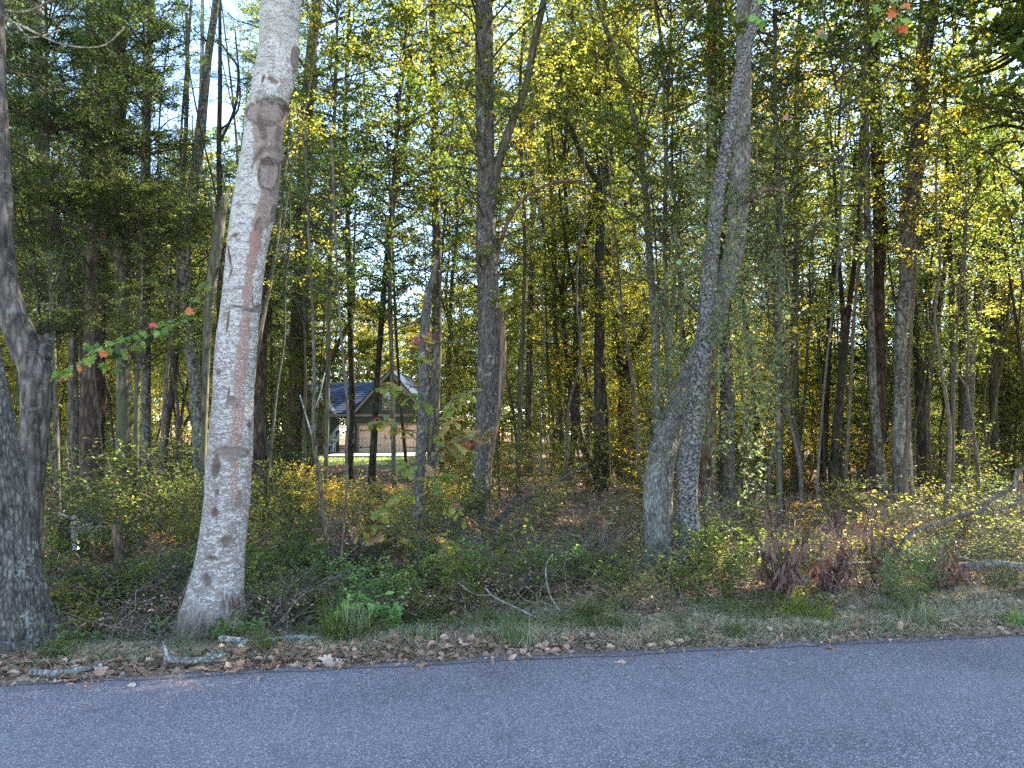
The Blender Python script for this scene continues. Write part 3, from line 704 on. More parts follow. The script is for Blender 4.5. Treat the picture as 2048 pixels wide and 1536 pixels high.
    for dx in (-.22, .16):
        m = MB(); c = (gx0 + gx1) / 2; bx(m, c + dx, c + dx + .05, .06, .098, .95, 1.25); m.build('handle', M_iron, dr)
    m = MB(); t = .11
    bx(m, gx0 - t, gx0, -.07, .0, 0, gz1 + t); bx(m, gx1, gx1 + t, -.07, .0, 0, gz1 + t); bx(m, gx0, gx1, -.07, 0, gz1, gz1 + t); m.build('door_frame', M_trim, e)
    m = MB(); bx(m, x0, x0 + .14, -.09, -.045, 0, ze - .12); m.build('corner_board', M_siding, e)
    # slanting white rails beside the porch
    D2 = 52.0; q = lambda a, b: P(a, b, D2)
    o0 = P(660, 905, D2)
    e2 = empty('white_frame', (o0[0], D2, HGZ), 'white metal frame with slanting rails standing left of the garage', 'frame')
    for dy in (0, .5):
        for (a, b) in (((646, 890), (681, 848)), ((660, 905), (678, 866)), ((655, 895), (668, 866)), ((648, 890), (667, 890)), ((655, 880), (678, 880)), ((667, 905), (667, 866)), ((648, 905), (648, 888))):
            m = MB(); pa, pb = q(*a) - (o0[0], D2, HGZ), q(*b) - (o0[0], D2, HGZ)
            pa[1] += dy; pb[1] += dy; bar(m, pa, pb, .028); m.build('rail', M_white, e2)
    # driveway apron and lawn
    m = MB(); a, b = GP(688, 905), GP(1000, 905)
    V = [(HO[0] + x0 - .8, HD - .05, HGZ + .02), (HO[0] + px(905), HD - .05, HGZ + .02), (HO[0] + px(960), 46.2, HGZ + .0), (HO[0] + x0 - .2, 46.8, HGZ)]
    V = [np.array(v, float) for v in V]
    slabs = []
    dv = empty('driveway', (0, 0, 0)); tag(dv, kind='structure')
    nx, ny = 6, 3
    for i in range(nx):
        for j in range(ny):
            L = lambda u, w: (V[0] * (1 - u) + V[1] * u) * (1 - w) + (V[3] * (1 - u) + V[2] * u) * w
            g = .006; u0, u1, w0, w1 = i / nx + g / 3, (i + 1) / nx - g / 3, j / ny + g, (j + 1) / ny - g
            c = [L(u0, w0), L(u0, w1), L(u1, w1), L(u1, w0)]
            mm = MB(); lo = [p - (0, 0, .15) for p in c]
            mm.add(c + lo, [(0, 1, 2, 3), (0, 4, 5, 1), (1, 5, 6, 2), (2, 6, 7, 3), (3, 7, 4, 0)]); mm.build('slab', M_conc, dv)
    mm = MB(); c = [V[0] - (.5, 0, .05), V[3] - (.5, 0, .05), V[2] + (.5, 0, -.05), V[1] + (.5, 0, -.05)]; mm.add(c, [(0, 1, 2, 3)])
    # lawn blades
    n = 14000; x = rs.uniform(-24, -3, n); y = rs.uniform(37, 52, n)
    u, v = proj(np.stack([x, y, x * 0 + HGZ], -1)); ok = ~((x > V[0][0] - .3) & (x < V[1][0] + 2) & (y > 46.6))
    x, y = x[ok], y[ok]; n = len(x)
    m = MB(); p = np.stack([x, y, gz(x, y) - .02], -1)
    leaves(m, p, norm(rdir(n) * .6 + (0, 0, 1.)), rdir(n), rs.uniform(.06, .14, n), .05, 'blade')
    tag(m.build('lawn', LM['bright']), kind='stuff')
build_house()

# ------------------------------------------------------------------ the big pale tree
def pale_bark():
    m, t, o = newmat('blotchy_white_bark')
    tc = N(t, 'ShaderNodeTexCoord'); X = tc.outputs['Object']
    at = lambda n: N(t, 'ShaderNodeAttribute', attribute_name=n).outputs['Fac']
    mpz = N(t, 'ShaderNodeMapping'); mpz.inputs['Scale'].default_value = (1, 1, 2.4); t.links.new(X, mpz.inputs[0])
    n1 = N(t, 'ShaderNodeTexNoise', i_Scale=12.0, i_Detail=7.0, i_Roughness=.72, i_Distortion=.4); t.links.new(mpz.outputs[0], n1.inputs['Vector'])
    n2 = N(t, 'ShaderNodeTexNoise', i_Scale=48.0, i_Detail=5.0, i_Roughness=.8); t.links.new(mpz.outputs[0], n2.inputs['Vector'])
    n3 = N(t, 'ShaderNodeTexNoise', i_Scale=3.0, i_Detail=3.0); t.links.new(X, n3.inputs['Vector'])
    vo = N(t, 'ShaderNodeTexVoronoi', feature='F1', i_Scale=42.0); t.links.new(mpz.outputs[0], vo.inputs['Vector'])
    low = at('low')           # 1 at the foot, 0 high up
    # grey-pink smooth bark underneath
    under = ramp(t, n2.outputs[0], [(.3, (.13, .10, .09)), (.5, (.24, .19, .17)), (.7, (.33, .27, .24))])
    # whitish crust, nearly closed high up, broken to spots low down
    crust = math_(t, 'ADD', math_(t, 'MULTIPLY', n1.outputs[0], .48), math_(t, 'MULTIPLY', n2.outputs[0], .52))
    thr = math_(t, 'MULTIPLY_ADD', low, .045, .455)
    cm = math_(t, 'MULTIPLY', math_(t, 'SUBTRACT', crust, thr), 22.0); cmn = N(t, 'ShaderNodeClamp'); t.links.new(cm, cmn.inputs[0])
    white = ramp(t, n2.outputs[0], [(.28, (.25, .225, .20)), (.42, (.41, .385, .36)), (.58, (.52, .495, .465)), (.8, (.63, .61, .58))])
    c = mixc(t, cmn.outputs[0], under, white)
    # thin horizontal dark lines of the bark
    mpl = N(t, 'ShaderNodeMapping'); mpl.inputs['Scale'].default_value = (3.5, 3.5, 26); mpl.inputs['Rotation'].default_value = (.1, -.12, 0); t.links.new(X, mpl.inputs[0])
    nl = N(t, 'ShaderNodeTexNoise', i_Scale=1.6, i_Detail=5.0, i_Roughness=.7, i_Distortion=.8); t.links.new(mpl.outputs[0], nl.inputs['Vector'])
    line = ramp(t, nl.outputs[0], [(.36, .8), (.43, 0.0)])
    lm = math_(t, 'MULTIPLY', line, math_(t, 'MULTIPLY_ADD', low, -.7, .8))
    c = mixc(t, lm, c, (.16, .145, .11))
    # olive algae high up
    c = mixc(t, math_(t, 'MULTIPLY', ramp(t, n3.outputs[0], [(.45, 0.0), (.7, .55)]), math_(t, 'MULTIPLY_ADD', low, -.8, .9)), c, (.19, .18, .125))
    # stripe of bare reddish bark with white specks
    st = at('stripe')
    spk = ramp(t, vo.outputs['Distance'], [(.26, 1.0), (.38, 0.0)])
    spk = math_(t, 'MULTIPLY', spk, math_(t, 'MULTIPLY', at('speck'), ramp(t, n1.outputs[0], [(.42, 0.0), (.55, 1.0)])))
    sc = ramp(t, n2.outputs[0], [(.3, (.20, .115, .09)), (.55, (.29, .18, .145)), (.75, (.40, .31, .275))])
    sc = mixc(t, spk, sc, (.55, .56, .54))
    sn = N(t, 'ShaderNodeClamp'); t.links.new(math_(t, 'MULTIPLY', math_(t, 'SUBTRACT', math_(t, 'ADD', st, math_(t, 'MULTIPLY_ADD', crust, 1.6, -.8)), .5), 9), sn.inputs[0])
    c = mixc(t, sn.outputs[0], c, sc)
    # bare brown wood-coloured wound bark
    wn = N(t, 'ShaderNodeClamp'); t.links.new(math_(t, 'MULTIPLY', math_(t, 'SUBTRACT', math_(t, 'ADD', at('wound'), math_(t, 'MULTIPLY_ADD', n1.outputs[0], .5, -.25)), .5), 9), wn.inputs[0])
    wc = ramp(t, math_(t, 'ADD', math_(t, 'MULTIPLY', n1.outputs[0], .5), math_(t, 'MULTIPLY', n2.outputs[0], .5)), [(.34, (.10, .07, .055)), (.46, (.21, .155, .13)), (.6, (.31, .25, .215)), (.75, (.42, .37, .33))])
    c = mixc(t, wn.outputs[0], c, wc)
    dn = N(t, 'ShaderNodeClamp'); t.links.new(math_(t, 'ADD', at('dark'), math_(t, 'MULTIPLY', math_(t, 'MULTIPLY_ADD', n2.outputs[0], 4.5, -2.4), at('dark'))), dn.inputs[0])
    c = mixc(t, dn.outputs[0], c, (.045, .032, .024))
    fr = N(t, 'ShaderNodeClamp'); t.links.new(at('foot'), fr.inputs[0])
    mpf = N(t, 'ShaderNodeMapping'); mpf.inputs['Scale'].default_value = (22, 22, 3); t.links.new(X, mpf.inputs[0])
    nf = N(t, 'ShaderNodeTexNoise', i_Scale=1.0, i_Detail=6.0, i_Roughness=.7); t.links.new(mpf.outputs[0], nf.inputs['Vector'])
    c = mixc(t, fr.outputs[0], c, ramp(t, nf.outputs[0], [(.3, (.07, .055, .045)), (.55, (.26, .20, .16)), (.75, (.42, .33, .27))]))
    b = N(t, 'ShaderNodeBsdfPrincipled', i_Roughness=.85); b.inputs['Specular IOR Level'].default_value = .2; t.links.new(c, b.inputs['Base Color'])
    hh = math_(t, 'ADD', math_(t, 'MULTIPLY', crust, 1.0), math_(t, 'MULTIPLY', line, -.3))
    bp = N(t, 'ShaderNodeBump', i_Strength=.8, i_Distance=.012); t.links.new(hh, bp.inputs['Height']); t.links.new(bp.outputs[0], b.inputs['Normal'])
    t.links.new(b.outputs[0], o.inputs[0]); return m

def build_white_tree():
    edges = [(1262, 352, 492), (1240, 358, 489), (1210, 368, 487), (1180, 378, 485), (1130, 392, 486), (1080, 401, 489), (1000, 412, 497), (950, 414, 500), (880, 420, 504), (800, 427, 506), (700, 432, 512), (600, 445, 521),
             (500, 455, 532), (400, 468, 553), (300, 485, 562), (255, 491, 568), (200, 500, 576), (150, 508, 590), (100, 517, 597), (0, 525, 602)]
    pts = [((a + b) / 2, y, b - a) for y, a, b in edges]
    d = 6.6
    path = pxpath(pts, d); g = float(gz(path[0, 0], path[0, 1])); path[0, 2] = min(path[0, 2], g - .1); path = path[path[:, 2].argsort()]
    base = np.array([path[0, 0], d, g])
    a = path[-1]; dv = norm(path[-1, :3] - path[-4, :3])
    for k in range(6):
        dv = norm(dv * .8 + np.array([0, 0, .2])); path = np.vstack([path, [*(path[-1, :3] + dv * 1.8), path[-1, 3] * .87]])
    e = empty('pale_barked_tree', base, 'thick leaning tree with whitish blotched bark and a reddish stripe by the roadside', 'tree')
    loc = path.copy(); loc[:, :3] -= base
    vis = loc[:, 2] < 5.0
    lowp = loc[:len(pts) + 1]; 
    marks = {}
    def post(V, TH, S, ctr, A, B):
        W = V + base
        px, py = proj(W)
        front = (V[..., 1] - ctr[:, None, 1]) < .05
        ell = lambda cx, cy, rx, ry, rot=0: np.sqrt((((px - cx) * math.cos(rot) + (py - cy) * math.sin(rot)) / rx) ** 2 + ((-(px - cx) * math.sin(rot) + (py - cy) * math.cos(rot)) / ry) ** 2)
        nz = fbm(np.stack([px / 9, py / 9, px * 0], -1), 3, 4) - .5
        wound = np.zeros_like(px); dark = np.zeros_like(px); H = np.zeros_like(px)
        ss = lambda x, a, b: np.clip((x - a) / (b - a), 0, 1)
        # stripe
        sy = np.array([215, 300, 380, 450, 550, 620, 680, 750, 850, 950, 1030, 1100]); sx = np.array([540, 545, 538, 517, 498, 493, 489, 480, 476, 466, 470, 466]); sw = np.array([20, 22, 16, 13, 9, 9, 13, 13, 12, 10, 7, 4])
        cx = np.interp(py, sy, sx); w = np.interp(py, sy, sw)
        stripe = np.clip(1.25 - np.abs(px - cx + nz * 14) / w * .75, 0, 1) * (py > 375) * np.interp(py, [380, 850, 1000, 1120], [1, .95, .6, 0])
        # long pinkish-grey bare panel between the scars
        cx2 = np.interp(py, [200, 300, 390, 460], [541, 539, 546, 524]); w2 = np.interp(py, [200, 300, 390, 460], [40, 33, 24, 12])
        wound = np.maximum(wound, np.clip(1.5 - np.abs(px - cx2 + nz * 10) / w2, 0, 1) * ((py > 208) & (py < 460)))
        # upper scar: bulging lip with a dark wrinkled rim
        q = ell(531, 226, 32, 22); wound = np.maximum(wound, ss(q, 1.2, .9)); H += .012 * np.exp(-((q) / .8) ** 2)
        rim = np.exp(-((ell(533, 238, 46, 46) - 1) / .10) ** 2) * (py < 245) ; H += .022 * rim; dark = np.maximum(dark, np.exp(-((q - 1.12 + nz * .3) / .09) ** 2) * .95)
        arch = np.exp(-((ell(543, 262, 38, 66) - 1 + nz * .35) / .09) ** 2) * (py < 330) * (px > 520); dark = np.maximum(dark, arch * .9); H += .012 * arch
        wr = (np.sin(px * .9 + py * .9 + nz * 30) > .45) * (ell(534, 206, 44, 22, .25) < 1.05) * (py < 212); dark = np.maximum(dark, wr * .65); 
        dr = (ell(523, 262, 9, 40, -.2) < 1); dark = np.maximum(dark, .75 * ss(ell(524, 255, 9, 34, -.25), 1.15, .6)); wr2 = ss(ell(532, 246, 16, 9), 1.1, .7); dark = np.maximum(dark, wr2 * .6)
        # lower scar
        q = ell(536, 348, 19, 33, .06); wound = np.maximum(wound, ss(q, 1.3, 1.0)); dark = np.maximum(dark, np.exp(-((q - 1.0 + nz * .25) / .09) ** 2)); H += .014 * np.exp(-((q - 1.05) / .22) ** 2) - .008 * (q < .8)
        brow = np.clip(1 - np.abs(ell(537, 330, 30, 38, .1) - 1) / .28, 0, 1) * (py < 322); dark = np.maximum(dark, brow * (np.sin(px * 1.1 - py * .7 + nz * 25) > .1) * .8); H += .02 * brow
        slash = np.clip(1 - np.abs((px - 512) + (py - 318) * .62 + nz * 6) / 5, 0, 1) * (py > 292) * (py < 338) * (px < 530); dark = np.maximum(dark, slash * .8)
        crack = np.clip(1 - np.abs(px - np.interp(py, [325, 365], [542, 536]) + nz * 4) / 1.6, 0, 1) * (py > 325) * (py < 372); dark = np.maximum(dark, crack * .7)
        # knots and eyes: cx, cy, rx, ry, rotation, depth
        for (kx, ky, rx, ry, ro, dk, ring) in ((590, 118, 9, 24, 0, .2, 1), (546, 160, 12, 5, .5, .5, 0), (526, 158, 3, 9, .3, .8, 0), (464, 803, 10, 9, 0, .3, 1), (457, 788, 2.5, 14, .1, .7, 0), (497, 850, 4, 6, 0, .8, 1),
                (460, 882, 26, 17, .1, .0, 1), (462, 905, 30, 10, 0, .15, 1), (431, 935, 9, 22, .15, .75, 0), (434, 985, 5, 9, 0, .6, 0), (478, 1000, 7, 18, .1, .35, 0), (431, 1024, 7, 8, 0, .75, 1), (455, 1080, 12, 10, 0, .55, 1), (450, 1092, 8, 3, -.7, .9, 0),
                (422, 1115, 11, 6, .3, .6, 1), (415, 1160, 8, 13, -.3, .6, 1), (497, 620, 14, 5, .25, .85, 0), (480, 612, 16, 2.2, .05, .8, 0), (512, 618, 9, 8, 0, .45, 1), (459, 512, 2.6, 24, -.15, .9, 0), (462, 545, 2.2, 12, .3, .8, 0), (456, 640, 2.4, 26, .12, .9, 0),
                (516, 450, 6, 14, .1, .4, 1), (548, 425, 8, 15, .2, .45, 1), (470, 470, 10, 4, -.5, .6, 0), (437, 745, 5, 7, 0, .6, 0), (556, 270, 6, 30, .1, .55, 0), (505, 600, 2, 14, 0, .6, 0)):
            q = ell(kx, ky, rx, ry, ro) + nz * .35
            dark = np.maximum(dark, dk * ss(q, 1.15, .6)); wound = np.maximum(wound, .8 * ss(q, 1.3, 1.0) * (.3 if dk == 0 else 1))
            if ring: dark = np.maximum(dark, .75 * np.exp(-((q - 1.05) / .10) ** 2) if dk else .45 * np.exp(-((q - 1) / .08) ** 2)); H += .012 * np.exp(-((q - 1.1) / .25) ** 2)
            if rx > 6 and not ring: H -= .006 * (q < 1)
        dmp = ell(462, 905, 34, 24); wound = np.maximum(wound, .62 * ss(dmp, 1.2, .7)); 
        ft = np.clip((py - 1178 + nz * 60) / 26, 0, 1) * np.clip((px - 425) / 25, 0, 1); ft2 = np.clip((py - 1215) / 18, 0, 1)
        m = front.astype(float)
        rt = np.maximum(dark * 0, 1)
        dark = dark * m; wound = wound * m; stripe = stripe * m
        marks['stripe'] = stripe; marks['wound'] = wound; marks['dark'] = dark; marks['foot'] = np.maximum(ft, ft2)
        marks['speck'] = np.interp(py, [480, 560, 800, 1100], [0, .6, 1, 1]); marks['low'] = np.interp(py, [350, 620, 900], [0, .45, 1])
        nrm = norm(V - ctr[:, None])
        # furrows low down on the root flare, small bumps
        foot = marks['foot']
        fur = np.abs(noise(np.stack([np.cos(TH) * 14, np.sin(TH) * 14, S * 3], -1), 8) - .5)
        H = H * m - foot * .03 * np.exp(-(fur / .06) ** 2)
        H += .006 * (fbm(np.stack([np.cos(TH) * 5, np.sin(TH) * 5, S * 9], -1), 3, 21) - .5)
        return V + nrm * H[..., None]
    mb = MB(); solid_tube(mb, loc, 200, 760, relief=0, seed=5, flare=0.0, lump=.028, post=post)
    mb.build('trunk', pale_bark(), e, smooth=True, attr={k: v.ravel() for k, v in marks.items()})
    # root flares
    for (a, b, r) in (((372, 1215), (335, 1262), 22), ((400, 1230), (385, 1285), 26), ((440, 1235), (435, 1290), 24), ((470, 1225), (484, 1275), 22), ((450, 1240), (462, 1285), 16)):
        p0 = P(a[0] + (428 - a[0]) * .25, a[1] - 62, d); p1 = P(a[0], a[1] - 14, d - .10); p2 = P(b[0], b[1] - 22, d - .20); k = .5 * d / FPX
        p2[2] = gz(p2[0], p2[1]) - .04
        m = MB(); solid_tube(m, np.array([[*(p0 - base), r * k * .8], [*(p1 - base), r * k], [*(p2 - base), r * k * .45]]), 20, 26, relief=.012, fiss=30, seed=int(a[0]), lump=.12)
        m.build('root', BK['brown'], e, smooth=True)
    for k in range(3):
        add_crown(e, 'big', 8.6 + 2.0 * k, .62, 'olive', base, path, off=(rs.uniform(-1, 1), rs.uniform(-.5, 1)))
    # dangling reddish seed tag on a twig beside the trunk
    return e
WT = build_white_tree()

# ------------------------------------------------------------------ trees that can be told apart
T = tree
C = lambda k, z, s, m, q=1.0: (k, z, s, m, q)
# left edge
T('roadside_tree', 'dark thick furrowed trunk cut by the left edge, with pale lichen patches', [(16, 1262, 150), (20, 1235, 134), (4, 1120, 122), (-12, 1000, 120), (-36, 850, 114), (-62, 700, 108), (-82, 600, 102), (-118, 400, 94), (-165, 100, 84)], 5.7, 'oakbark', 13, [C('big', 8, .7, 'green')], relief=.016, fiss=30, segs=180, flare=.05, step=.022, stretch=.2)
T('crooked_tree', 'dark crooked trunk with a broken stub, just behind the leftmost trunk', [(60, 1180, 42), (62, 1100, 42), (66, 950, 46), (71, 850, 52), (72, 745, 62), (46, 680, 60), (18, 600, 52), (8, 500, 40), (8, 400, 35), (4, 250, 26), (0, 100, 22)], 7.2, 'grey', 13, [C('narrow', 6.5, .8, 'dark')], limbs=[([(84, 715, 34), (94, 685, 22), (99, 668, 15)], 'grey')], relief=.012, fiss=26, segs=72, step=.04)
# left group
T('pine_tree', 'stout dark pine trunk rising left of the short cut stump', [(182, 1035, 50), (182, 960, 44), (184, 850, 46), (188, 700, 40), (192, 500, 34), (205, 300, 38), (218, 100, 42), (222, 0, 42)], 13.6, 'pine', 17, [C('narrow', 4.0, .8, 'dark'), C('pine', 9, .8, 'pine')], relief=.012, fiss=16, segs=40, step=.06)
T('oak_tree', 'grey-brown trunk directly above the short cut stump', [(243, 1040, 30), (246, 900, 28), (248, 800, 30), (244, 600, 26), (240, 400, 26), (236, 200, 28), (232, 0, 28)], 12.2, 'mossy', 15, [C('narrow', 4.6, .7, 'dark')], segs=24)
T('slender_tree', 'thin grey trunk far left, its upper half bare below the corner branches', [(148, 990, 18), (147, 800, 18), (142, 620, 18), (110, 450, 20), (84, 300, 24), (76, 150, 26), (70, 0, 26)], 15, 'grey', 15, [C('narrow', 3.4, .8, 'dark'), C('thin', 7.5, .9, 'green')], segs=16)
T('slender_tree', 'straight brown trunk between the corner foliage and the stout pine', [(168, 975, 18), (170, 700, 18), (172, 400, 19), (176, 200, 20), (182, 0, 20)], 18, 'pine', 18, [C('pine', 9, .8, 'pine'), C('oval', 4, .7, 'green')], segs=16)
T('slender_tree', 'straight grey lichened trunk standing against the blue sky gap, left of the forked one', [(292, 975, 19), (292, 800, 18), (292, 500, 18), (294, 250, 15), (299, 100, 13), (303, 0, 13)], 17, 'lichen', 17, [C('narrow', 3.0, .6, 'green')], segs=16)
T('forked_tree', 'lichened trunk bending right and forking against the blue sky gap', [(402, 1000, 26), (398, 900, 25), (390, 780, 22), (375, 640, 22), (370, 520, 22), (384, 400, 21), (399, 280, 21), (408, 200, 17), (418, 100, 16), (432, 0, 14)], 14, 'lichen', 16, [C('narrow', 3.0, .5, 'green')], limbs=[([(394, 285, 13), (402, 200, 10), (404, 100, 8), (405, 0, 7)], 'pale', 2.5)], segs=24)
T('slender_tree', 'leaning thin dark trunk left of the whitish trunk, over the sunlit gap', [(328, 965, 12), (331, 880, 12), (342, 800, 12), (350, 720, 11), (356, 600, 10), (366, 400, 9)], 17, 'dark', 13, [C('oval', 4.0, .6, 'green')], segs=12)
T('snag', 'broken brown snag with torn wood, leaning beside the whitish trunk', [(405, 985, 12), (410, 800, 13), (414, 680, 16), (424, 560, 22), (436, 470, 22), (446, 415, 17), (450, 385, 14)], 11, 'mossy', 0, jag=.5, limbs=[([(440, 480, 12), (428, 430, 8), (420, 390, 4)], 'grey')], segs=20, cat='dead tree')
T('branching_tree', 'thin trunk with crooked bare branches in the sky just left of the whitish trunk', [(436, 950, 9), (438, 700, 10), (440, 450, 11), (438, 300, 10), (440, 180, 9), (440, 60, 7)], 15.5, 'dark', 12.5, [C('thin', 3.0, .5, 'green')], limbs=[([(440, 285, 6), (470, 215, 6), (476, 140, 5), (458, 110, 4), (438, 80, 3)], 'twigdark'), ([(440, 260, 5), (462, 240, 4), (480, 195, 4), (470, 60, 3)], 'twigdark')], segs=12)
# behind / right of the pale tree
T('pine_tree', 'dark pine trunk half hidden behind the right side of the whitish trunk', [(520, 965, 30), (519, 850, 28), (520, 700, 26), (522, 560, 24), (530, 300, 24), (545, 100, 22)], 16, 'pine', 18, [C('pine', 9, .8, 'pine')], segs=24)
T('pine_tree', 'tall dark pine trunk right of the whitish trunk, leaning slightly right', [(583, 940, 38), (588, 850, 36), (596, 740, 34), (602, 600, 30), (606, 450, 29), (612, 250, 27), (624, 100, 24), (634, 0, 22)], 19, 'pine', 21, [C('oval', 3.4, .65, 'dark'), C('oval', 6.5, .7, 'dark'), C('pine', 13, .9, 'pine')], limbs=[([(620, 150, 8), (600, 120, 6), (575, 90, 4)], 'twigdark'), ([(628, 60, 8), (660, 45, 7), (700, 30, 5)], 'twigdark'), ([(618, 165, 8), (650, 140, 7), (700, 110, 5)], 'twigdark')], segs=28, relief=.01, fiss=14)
T('slender_tree', 'thin dark trunk just left of the house gable', [(700, 945, 13), (702, 860, 13), (704, 780, 12), (700, 640, 11), (696, 450, 10), (690, 250, 9)], 21, 'dark', 16, [C('oval', 4.2, .75, 'green'), C('oval', 8.2, .7, 'green')], segs=12)
T('slender_tree', 'dark leaning trunk crossing in front of the tan garage door', [(744, 942, 14), (748, 880, 14), (752, 800, 12), (757, 720, 11), (770, 560, 11), (788, 400, 10), (812, 260, 9)], 20, 'dark', 15, [C('oval', 4.4, .7, 'dark'), C('sparse', 8.0, .7, 'olive')], segs=14)
T('slender_tree', 'very thin trunk in front of the right half of the garage door', [(812, 925, 7), (808, 880, 7), (804, 840, 6), (798, 760, 6), (790, 620, 6)], 24, 'dark', 13, [C('oval', 4.8, .6, 'green')], segs=10)
T('sapling', 'thin pale sapling in front of the house corner, leaf-bare below', [(660, 1150, 7), (650, 1055, 7), (636, 935, 8), (627, 880, 8), (628, 760, 7), (626, 640, 6), (618, 480, 5)], 8.2, 'twig', 5.5, [C('thin', 2.9, .32, 'green'), C('thin', 4.2, .3, 'green')], segs=12, cat='sapling', limbs=[([(628, 820, 4), (640, 790, 3), (650, 745, 2)], 'pale'), ([(633, 900, 4), (615, 840, 3), (600, 790, 2)], 'pale')])
T('sapling', 'thin pale sapling with peeling stem between the house corner and the oak leaves', [(676, 1165, 5), (688, 1060, 5), (694, 960, 6), (692, 900, 6), (696, 830, 6), (690, 760, 5), (680, 640, 5), (672, 500, 4)], 7.9, 'twig', 5.2, [C('thin', 2.8, .3, 'green')], segs=12, cat='sapling')
T('broken_snag', 'dead snag with a pale splintered top between the house and the central trunk', [(834, 1025, 22), (838, 950, 20), (845, 850, 22), (848, 750, 22), (849, 680, 20), (855, 600, 18), (864, 560, 15), (869, 542, 13)], 9.5, 'oakbark', 0, jag=.2, limbs=[([(860, 575, 13), (868, 545, 11), (875, 520, 7)], 'rawwood'), ([(850, 690, 8), (880, 684, 6), (905, 686, 5), (932, 682, 4)], 'mossy'), ([(846, 640, 6), (800, 655, 4), (750, 680, 2)], 'mossy')], segs=32, relief=.008, fiss=28, cat='dead tree', step=.03)
T('tall_tree', 'straight grey trunk behind the splintered snag', [(864, 1000, 22), (868, 850, 20), (873, 700, 20), (874, 500, 18), (870, 360, 18), (868, 200, 16), (866, 0, 15)], 15.5, 'grey', 17, [C('sparse', 3.6, .75, 'olive'), C('sparse', 7, .85, 'olive')], limbs=[([(872, 370, 8), (890, 320, 7), (905, 250, 5), (915, 150, 4)], 'grey', 1)], segs=18)
T('slender_tree', 'leaning dark stem left of the straight grey trunk, up in the leaves', [(745, 930, 9), (760, 700, 10), (775, 500, 11), (800, 330, 10), (822, 250, 9), (835, 200, 7), (850, 80, 6)], 23, 'dark', 15, [C('oval', 7.2, .7, 'green')], segs=12)
# centre
T('central_tree', 'tall furrowed central trunk with a strip of torn pale wood down its right side', [(958, 1062, 44), (960, 1000, 38), (966, 900, 37), (973, 800, 42), (977, 700, 44), (978, 620, 44), (973, 500, 42), (971, 300, 37), (969, 150, 36), (967, 0, 35)], 12.4, 'oakbark', 15,
  [C('sparse', 3.6, .6, 'green'), C('sparse', 6.5, .8, 'olive'), C('oval', 9.5, .9, 'green')],
  limbs=[([(982, 400, 20), (996, 330, 18), (1022, 250, 17), (1050, 180, 16), (1068, 90, 15), (1088, 0, 14)], 'mossy', 2.5),
         ([(976, 1060, 14), (976, 980, 13), (982, 900, 12), (995, 830, 13), (1004, 740, 17), (1003, 660, 17), (994, 600, 12), (984, 555, 8)], 'rawwood'),
         ([(984, 560, 8), (1000, 490, 9), (1018, 440, 8), (1050, 395, 7), (1100, 368, 6), (1150, 362, 5), (1195, 385, 4)], 'brown')], relief=.012, fiss=22, segs=90, step=.04)
T('tall_tree', 'dark straight trunk right of centre, forking high into two crooked stems', [(1201, 968, 30), (1199, 900, 25), (1198, 800, 22), (1199, 650, 21), (1200, 500, 19), (1203, 420, 19), (1207, 360, 18), (1218, 330, 12), (1224, 240, 9), (1215, 120, 7), (1212, 0, 6)], 20, 'dark', 17, [C('oval', 4, .6, 'yellow'), C('oval', 7.2, .75, 'olive'), C('sparse', 10.5, .9, 'yellow')],
  limbs=[([(1204, 372, 13), (1180, 340, 12), (1155, 290, 11), (1130, 210, 9), (1112, 120, 7), (1096, 40, 5)], 'dark', 1.5), ([(1209, 365, 9), (1240, 335, 8), (1275, 310, 6)], 'dark')], segs=24, relief=.006)
T('forked_tree', 'dark Y-shaped tree right of the straight dark trunk', [(1247, 950, 26), (1247, 850, 20), (1248, 760, 20), (1240, 720, 14), (1228, 650, 12), (1222, 560, 10), (1219, 450, 9), (1214, 360, 8)], 24, 'dark', 16, [C('oval', 5, .7, 'yellow'), C('sparse', 9, .8, 'gold')], limbs=[([(1250, 765, 14), (1262, 712, 13), (1284, 665, 12), (1291, 635, 10), (1284, 580, 9), (1276, 520, 8), (1262, 400, 7), (1250, 320, 5)], 'dark', 2)], segs=18)
T('leaning_tree', 'long lichened stem leaning up to the left behind the twisted pair of trunks', [(1318, 960, 16), (1313, 800, 16), (1309, 650, 15), (1300, 520, 14), (1292, 400, 14), (1280, 290, 14), (1262, 215, 12), (1240, 145, 11), (1216, 70, 10), (1194, 0, 9)], 14, 'lichen', 12, [C('sparse', 5.4, .7, 'olive'), C('thin', 8, .8, 'yellow')], limbs=[([(1280, 285, 8), (1300, 220, 6), (1330, 150, 4)], 'lichen', .8)], segs=18)
T('slender_tree', 'thin crooked stem between the central trunk and the straight dark one', [(1126, 948, 14), (1122, 860, 12), (1117, 760, 11), (1110, 660, 10), (1108, 500, 9), (1100, 340, 8), (1085, 180, 7), (1075, 60, 6)], 23, 'mossy', 16, [C('oval', 4.6, .65, 'olive'), C('sparse', 8.6, .8, 'yellow')], segs=12)
T('tall_tree', 'faint grey trunk just right of the torn pale wood of the central trunk', [(1058, 935, 16), (1057, 850, 15), (1060, 700, 14), (1064, 550, 14), (1066, 400, 13), (1064, 200, 12), (1062, 0, 11)], 27, 'grey', 19, [C('oval', 4.5, .7, 'olive'), C('sparse', 10, .9, 'yellow')], segs=12)
